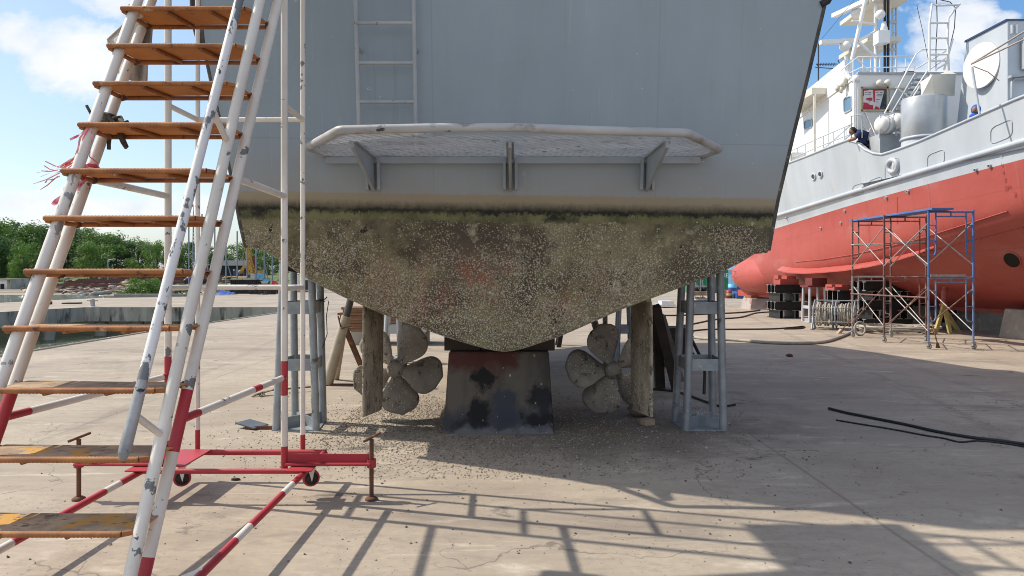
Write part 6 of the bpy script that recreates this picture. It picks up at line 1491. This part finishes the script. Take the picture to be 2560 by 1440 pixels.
# slipway rails
for k,(a,b,py0,py1,y,lb) in enumerate(((100,310,716,714,76,'long rusty rail beam lying nearest on the far bank slipway'),(160,300,708,705,84,'rusty rail beam, second from the water on the far slipway'),(190,420,702,700,90,'long rusty rail beam in the middle of the far slipway'),(230,470,697,692,97,'long rusty rail beam high on the far slipway'),(290,480,692,688,103,'upper rusty rail beam on the far slipway'),(430,560,700,690,88,'rusty rail beam running right behind the stair posts'),(420,540,708,700,80,'dark rusty beam lying below the others behind the white post'))):
    t=thing('slipway_rail',lb,'rail beam',tuple(P(a,py0+4,y)),'rusty rail beams on the slipway'); m=MB(); m.bar(P(a,py0,y),P(b,py1,y+3),.3,.22); m.bar(P(a+5,py0-4,y+2),P(b-6,py1-3,y+5),.25,.16); obj('rail',m,REDEARTH,t)
    for q in range(5):
        p=P(a,py0,y).lerp(P(b,py1,y+3),(q+.5)/5); m=MB(); m.box((p.x-.25,p.y-.3,p.z-.55),(p.x+.25,p.y+.3,p.z-.1)); obj('sleeper',m,STONE,t)
wb=thing('pump_house','small white building with a dark doorway at the left edge of the far bank','building',tuple(P(12,722,74))); a=P(2,722,74); b=P(26,700,74); m=MB(); m.box((a.x-1.5,74,a.z),(b.x-.3,77,b.z)); obj('wall',m,WHITE,wb); m=MB(); m.box((a.x-1.7,73.8,b.z),(b.x+.1,77.2,b.z+.12)); obj('roof',m,DKCONC,wb); m=MB(); m.box((b.x-.3,73.9,a.z-.1),(b.x+.1,77,b.z)); obj('side_wall',m,DKCONC,wb); m=MB(); m.box((a.x+.0,73.93,a.z),(a.x+.35,73.98,a.z+.5)); obj('door',m,HOLE,wb)
m=MB(); a=P(27,721,78); b=P(110,706,80); m.hexa([(a.x,78,a.z),(b.x,80,a.z),(b.x,80.4,a.z),(a.x,78.4,a.z),(a.x,78,b.z),(b.x,80,b.z),(b.x,80.4,b.z),(a.x,78.4,b.z)]); obj('retaining_wall',m,DKCONC,label='low stained retaining wall right of the small white building',cat='wall')
lp=thing('lamp_post','pale street lamp with a curved arm standing before the far trees','street lamp',tuple(P(270,700,92))); m=MB(); m.tube(P(270,702,92),P(270,655,92),.07,n=8); obj('pole',m,GALV,lp); m=MB(); m.path([P(270,655,92),P(271,650,92),P(277,648,92)],.05,6); m.obox(P(278,648.5,92),(.35,.15,.08)); obj('lamp_head',m,WHITE,lp)
m=MB(); m.tube(P(159,712,88),P(159,690,88),.06,n=8); obj('marker_post',m,GALV,label='short pale post on the far bank under the stair tread',cat='post'); m=MB(); m.box((P(245,700,94).x,94,.1),(P(251,700,94).x,94.3,P(248,694,94).z)); obj('marker_stone',m,WHITE,label='small white marker block on the grassy far bank',cat='marker')
# steel poles
mp_=MB(); mp_.tube((0,0,-.2),(0,0,8),.075,n=8); pole0=None
for px,t_,y,lb in ((472,500,74,'tall steel pole left of the lattice mast'),(505,535,74,'steel pole right of the lattice mast'),(537,545,74,'steel pole between the stringers, third in the row'),(565,570,72,'steel pole right of the rear stringer with a diagonal stay'),(593,578,72,'steel pole left of the boat corner'),(618,600,74,'steel pole in front of the yellow crane boom'),(640,600,74,'steel pole just right of the yellow crane boom'),(661,606,74,'steel pole with stay under the boat corner'),(681,612,74,'rightmost steel pole of the row before the white stair post'),(519,640,80,'short steel pole between the rear stringers')):
    p=P(px,712,y); h=P(px,t_,y).z-p.z
    if pole0 is None: o=obj('steel_pole',mp_,POLE,label=lb,cat='pole',group='steel poles on the far bank',base=(0,0,0)); pole0=o; o.location=p*SC
    else: o=dup(pole0,tuple(p),lb)
    o.scale=(1,1,h/8)
for a,b,y,lb in (((566,650),(582,705),72,'thin diagonal stay running down from the pole left of the dark shed'),((661,655),(672,705),74,'thin diagonal stay under the boat corner')):
    m=MB(); m.tube(P(*a,y),P(*b,y),.05,n=6); obj('pole_stay',m,POLE,label=lb,cat='stay')
lm=thing('lattice_mast','slim triangular lattice mast carrying an orange windsock','mast',tuple(P(484,712,74))); m=MB(); L1,L2,LT=P(480,710,74),P(487,710,74),P(483.5,520,74)
for q in (L1,L2,L1.lerp(L2,.5)+V((0,.3,0))): m.tube(q,q.lerp(LT,.96)+V((0,0,0)),.035,n=6)
for k in range(20):
    a=L1.lerp(LT,k/21); b=L2.lerp(LT,(k+1)/21); c=L2.lerp(LT,k/21); d=L1.lerp(LT,(k+1)/21); m.tube(a,b,.018,n=5); m.tube(c,d,.018,n=5)
obj('lattice',m,POLE,lm); m=MB(); m.tube(LT-V((0,0,.4)),P(483,511,74),.03,n=6); obj('top_rod',m,POLE,lm); m=MB(); m.lathe([(.16,0),(.13,.35),(.09,.8)],P(482,513,74),(-.9,0,-.28),12); obj('windsock',m,flat('faded_orange_cloth',(.60,.22,.16),.8),lm)
# crane
cr=thing('crawler_crane','yellow lattice boom crane parked beyond the basin, left of the boat corner','crane',tuple(P(628,697,78))); Y=78
m=MB(); b0=[P(624,694,Y),P(642,694,Y)]; b1=[P(606,590,Y),P(612,588,Y)]
for dy in (0,.5):
    for a,b in zip(b0,b1): m.tube(a+V((0,dy,0)),b+V((0,dy,0)),.04,n=6)
for k in range(16):
    a=b0[0].lerp(b1[0],k/16); b=b0[1].lerp(b1[1],(k+1)/16); c=b0[1].lerp(b1[1],k/16); d=b0[0].lerp(b1[0],(k+1)/16)
    for dy in (0,.5): m.tube(a+V((0,dy,0)),b+V((0,dy,0)),.018,n=5); m.tube(c+V((0,dy,0)),d+V((0,dy,0)),.018,n=5); m.tube(a+V((0,dy,0)),c+V((0,dy,0)),.015,n=5)
obj('boom',m,CRANEY,cr)
m=MB(); m.box((P(619,697,Y).x,Y-.4,P(619,697,Y).z),(P(640,697,Y).x,Y+1.5,P(640,684,Y).z)); obj('cab',m,flat('pale_crane_cab',(.5,.48,.46),.5),cr); m=MB(); m.box((P(621,697,Y).x,Y-.44,P(621,694,Y).z),(P(629,697,Y).x,Y-.41,P(640,686,Y).z)); obj('window',m,GLASS,cr)
m=MB(); m.box((P(630,640,Y).x,Y+.1,P(630,686,Y).z),(P(639,640,Y).x,Y+.5,P(630,640,Y).z)); obj('a_frame',m,REDEARTH,cr); m=MB(); m.box((P(612,701,Y).x,Y-.3,P(612,701,Y).z),(P(648,701,Y).x,Y+1.4,P(612,697,Y).z)); obj('track',m,STEELK,cr)
m=MB()
for a,b in (((590,470),(609,590)),((600,480),(612,590)),((606,590),(610,690))): m.tube(P(*a,Y),P(*b,Y),.02,n=5)
obj('crane_cable',m,POLE,cr)
ex=thing('excavator','yellow excavator arm reaching left beside the crane on the far bank','excavator',tuple(P(640,692,82))); Y=82; m=MB(); m.bar(P(640,685,Y),P(618,664,Y),.3,.35); m.bar(P(618,664,Y),P(611,668,Y),.3,.35); m.bar(P(611,666,Y),P(601,680,Y),.25,.28); obj('arm',m,CRANEY,ex); m=MB(); m.ell(P(601,680,Y),(.3,.25,.25),8,6); obj('bucket',m,flat('worn_bucket',(.3,.2,.1),.7),ex); m=MB(); m.box((P(640,690,Y).x,Y-.2,P(640,690,Y).z),(P(652,690,Y).x,Y+1,P(640,676,Y).z)); obj('body',m,CRANEY,ex)
def far_box(name,px0,px1,py0,py1,y,dep,mat,label,cat,bev=.02):
    a=P(px0,py1,y); b=P(px1,py0,y); m=MB(); m.box((a.x,y,a.z),(b.x,y+dep,b.z)); return obj(name,m,mat,label=label,cat=cat,bevel=bev)
far_box('blue_container',641,649,685,697,77,1.2,CONTB,'left one of two light blue containers right of the crane','container'); far_box('blue_container',650,656,685,697,77,1.2,CONTB,'right one of two light blue containers right of the crane','container')
bg_=thing('pontoon','black steel pontoon with ribbed side under the yellow crane','pontoon',tuple(P(612,712,70))); a=P(577,712,70); b=P(650,697,70); m=MB(); m.box((a.x,70,a.z-.2),(b.x,73,b.z)); obj('hull',m,STEELK,bg_)
for k in range(14): m=MB(); x=a.x+(b.x-a.x)*k/14; m.box((x,69.9,a.z-.1),(x+.06,69.99,b.z-.15)); obj('rib',m,STEELK,bg_)
m=MB(); m.box((P(575,697,69.8).x,69.8,P(0,700,69.8).z),(P(655,697,69.8).x,70.0,P(0,696.5,69.8).z)); obj('deck_edge',m,DKCONC,bg_)
sp_=thing('sheet_pile_wall','row of black sheet piles standing at the far edge of the yard','sheet pile wall',tuple(G(640,734))); m=MB(); y=49.5; x0,x1=P(575,734,y).x,P(700,734,y).x; n_=40
for k in range(n_):
    x=x0+(x1-x0)*k/n_; d=.12 if k%2 else 0; m.box((x,y+d,0),(x+(x1-x0)/n_,y+d+.1,P(0,724,y).z))
obj('piles',m,STEELK,sp_)
sh=thing('dark_shed','long low dark shed with a blue end before the far trees','shed',tuple(P(570,690,92))); Y=92; a=P(545,690,Y); b=P(608,664,Y); m=MB(); m.box((a.x,Y,a.z),(b.x,Y+5,b.z)); obj('wall',m,DKSHED,sh); m=MB(); m.hexa([(a.x-.4,Y-.4,b.z),(b.x+.4,Y-.4,b.z),(b.x+.4,Y+5.4,b.z),(a.x-.4,Y+5.4,b.z),(a.x-.2,Y+2.3,b.z+.7),(b.x+.2,Y+2.3,b.z+.7),(b.x+.2,Y+2.7,b.z+.7),(a.x-.2,Y+2.7,b.z+.7)]); obj('roof',m,flat('dark_roof',(.045,.05,.055),.7),sh); m=MB(); m.box((P(584,0,Y).x,Y-.1,a.z),(P(600,0,Y).x,Y-.02,P(0,673,Y).z)); obj('blue_panel',m,DBLUE,sh); m=MB(); m.box((P(584,0,Y).x,Y-.14,P(0,677,Y).z),(P(587,0,Y).x,Y-.11,P(0,673,Y).z)); obj('sign',m,WHITE,sh)
rf_=thing('canopy_shed','blue canopy shed with a pale roof edge behind the white stair post','shed',tuple(P(460,690,90))); Y=90; m=MB(); m.box((P(432,0,Y).x,Y,P(0,680,Y).z),(P(500,0,Y).x,Y+4,P(0,671,Y).z)); obj('wall',m,DBLUE,rf_); m=MB(); m.hexa([P(430,672,Y),P(502,675,Y),P(502,675,Y+4),P(430,672,Y+4),P(430,669,Y),P(502,673,Y),P(502,673,Y+4),P(430,669,Y+4)]); obj('roof',m,WHITE,rf_)
m=MB(); p=P(476,697,82); m.ell(p,(.5,.5,.35),10,7,.2); obj('blue_bundle',m,DBLUE,label='dark blue bundle among the rusty rails behind the front white post',cat='bundle')
for px,py,lb in ((466,703,'black round tank lying among the rails, left one'),(510,702,'dark machine among the rails between the stringers')): m=MB(); p=P(px,py,80); m.ell(p,(.35,.4,.3),10,7,.12); obj('scrap_tank',m,STEELK,label=lb,cat='tank')
m=MB(); 
def tf(u,v): return V((P(540+40*u,730,47.5).x,47.5+1.2*v,max(.0,(.30-.2*u)*(1-abs(2*v-1))**.6+.06*mnoise.noise(V((u*6,v*6,2))))))
m.grid(tf,24,10); obj('blue_tarp',m,TARPB,label='bright blue tarpaulin heap at the far edge of the yard behind the stair',cat='tarp')
far_box('red_box',679,688,702,712,68,.5,REDB,'small bright red box left of the white stair posts','box'); 
vb=thing('small_boat','small white and blue boat ashore right of the black pontoon','boat',tuple(P(662,709,70))); m=MB(); Y=70; m.hexa([P(654,709,Y),P(668,709,Y),P(668,709,Y+2),P(654,709,Y+2),P(651,703,Y-.2),P(672,703,Y-.2),P(672,703,Y+2.2),P(651,703,Y+2.2)]); obj('hull',m,WHITE,vb); m=MB(); m.box((P(655,0,Y).x,Y,P(0,703,Y).z),(P(664,0,Y).x,Y+1.6,P(0,699,Y).z)); obj('cabin',m,CONTB,vb)
ob_=thing('site_office','white cabin with a blue door and rail behind the stair posts','cabin',tuple(P(745,715,66))); Y=66; m=MB(); m.box((P(724,0,Y).x,Y,-.2),(P(770,0,Y).x,Y+3,P(0,690,Y).z)); obj('wall',m,WHITE,ob_); m=MB(); m.box((P(732,0,Y).x,Y-.06,-.1),(P(740,0,Y).x,Y-.01,P(0,697,Y).z)); obj('door',m,POLE,ob_); m=MB()
for py in (684,688): m.tube(P(722,py,Y-.3),P(772,py,Y-.3),.035,n=5)
for px in range(722,775,7): m.tube(P(px,692,Y-.3),P(px,684,Y-.3),.03,n=5)
obj('rail',m,WHITE,ob_); m=MB(); m.box((P(760,0,Y).x,Y-1.2,-.1),(P(785,0,Y).x,Y-.6,P(0,700,Y).z)); obj('stacked_grating',m,STEELK,ob_)
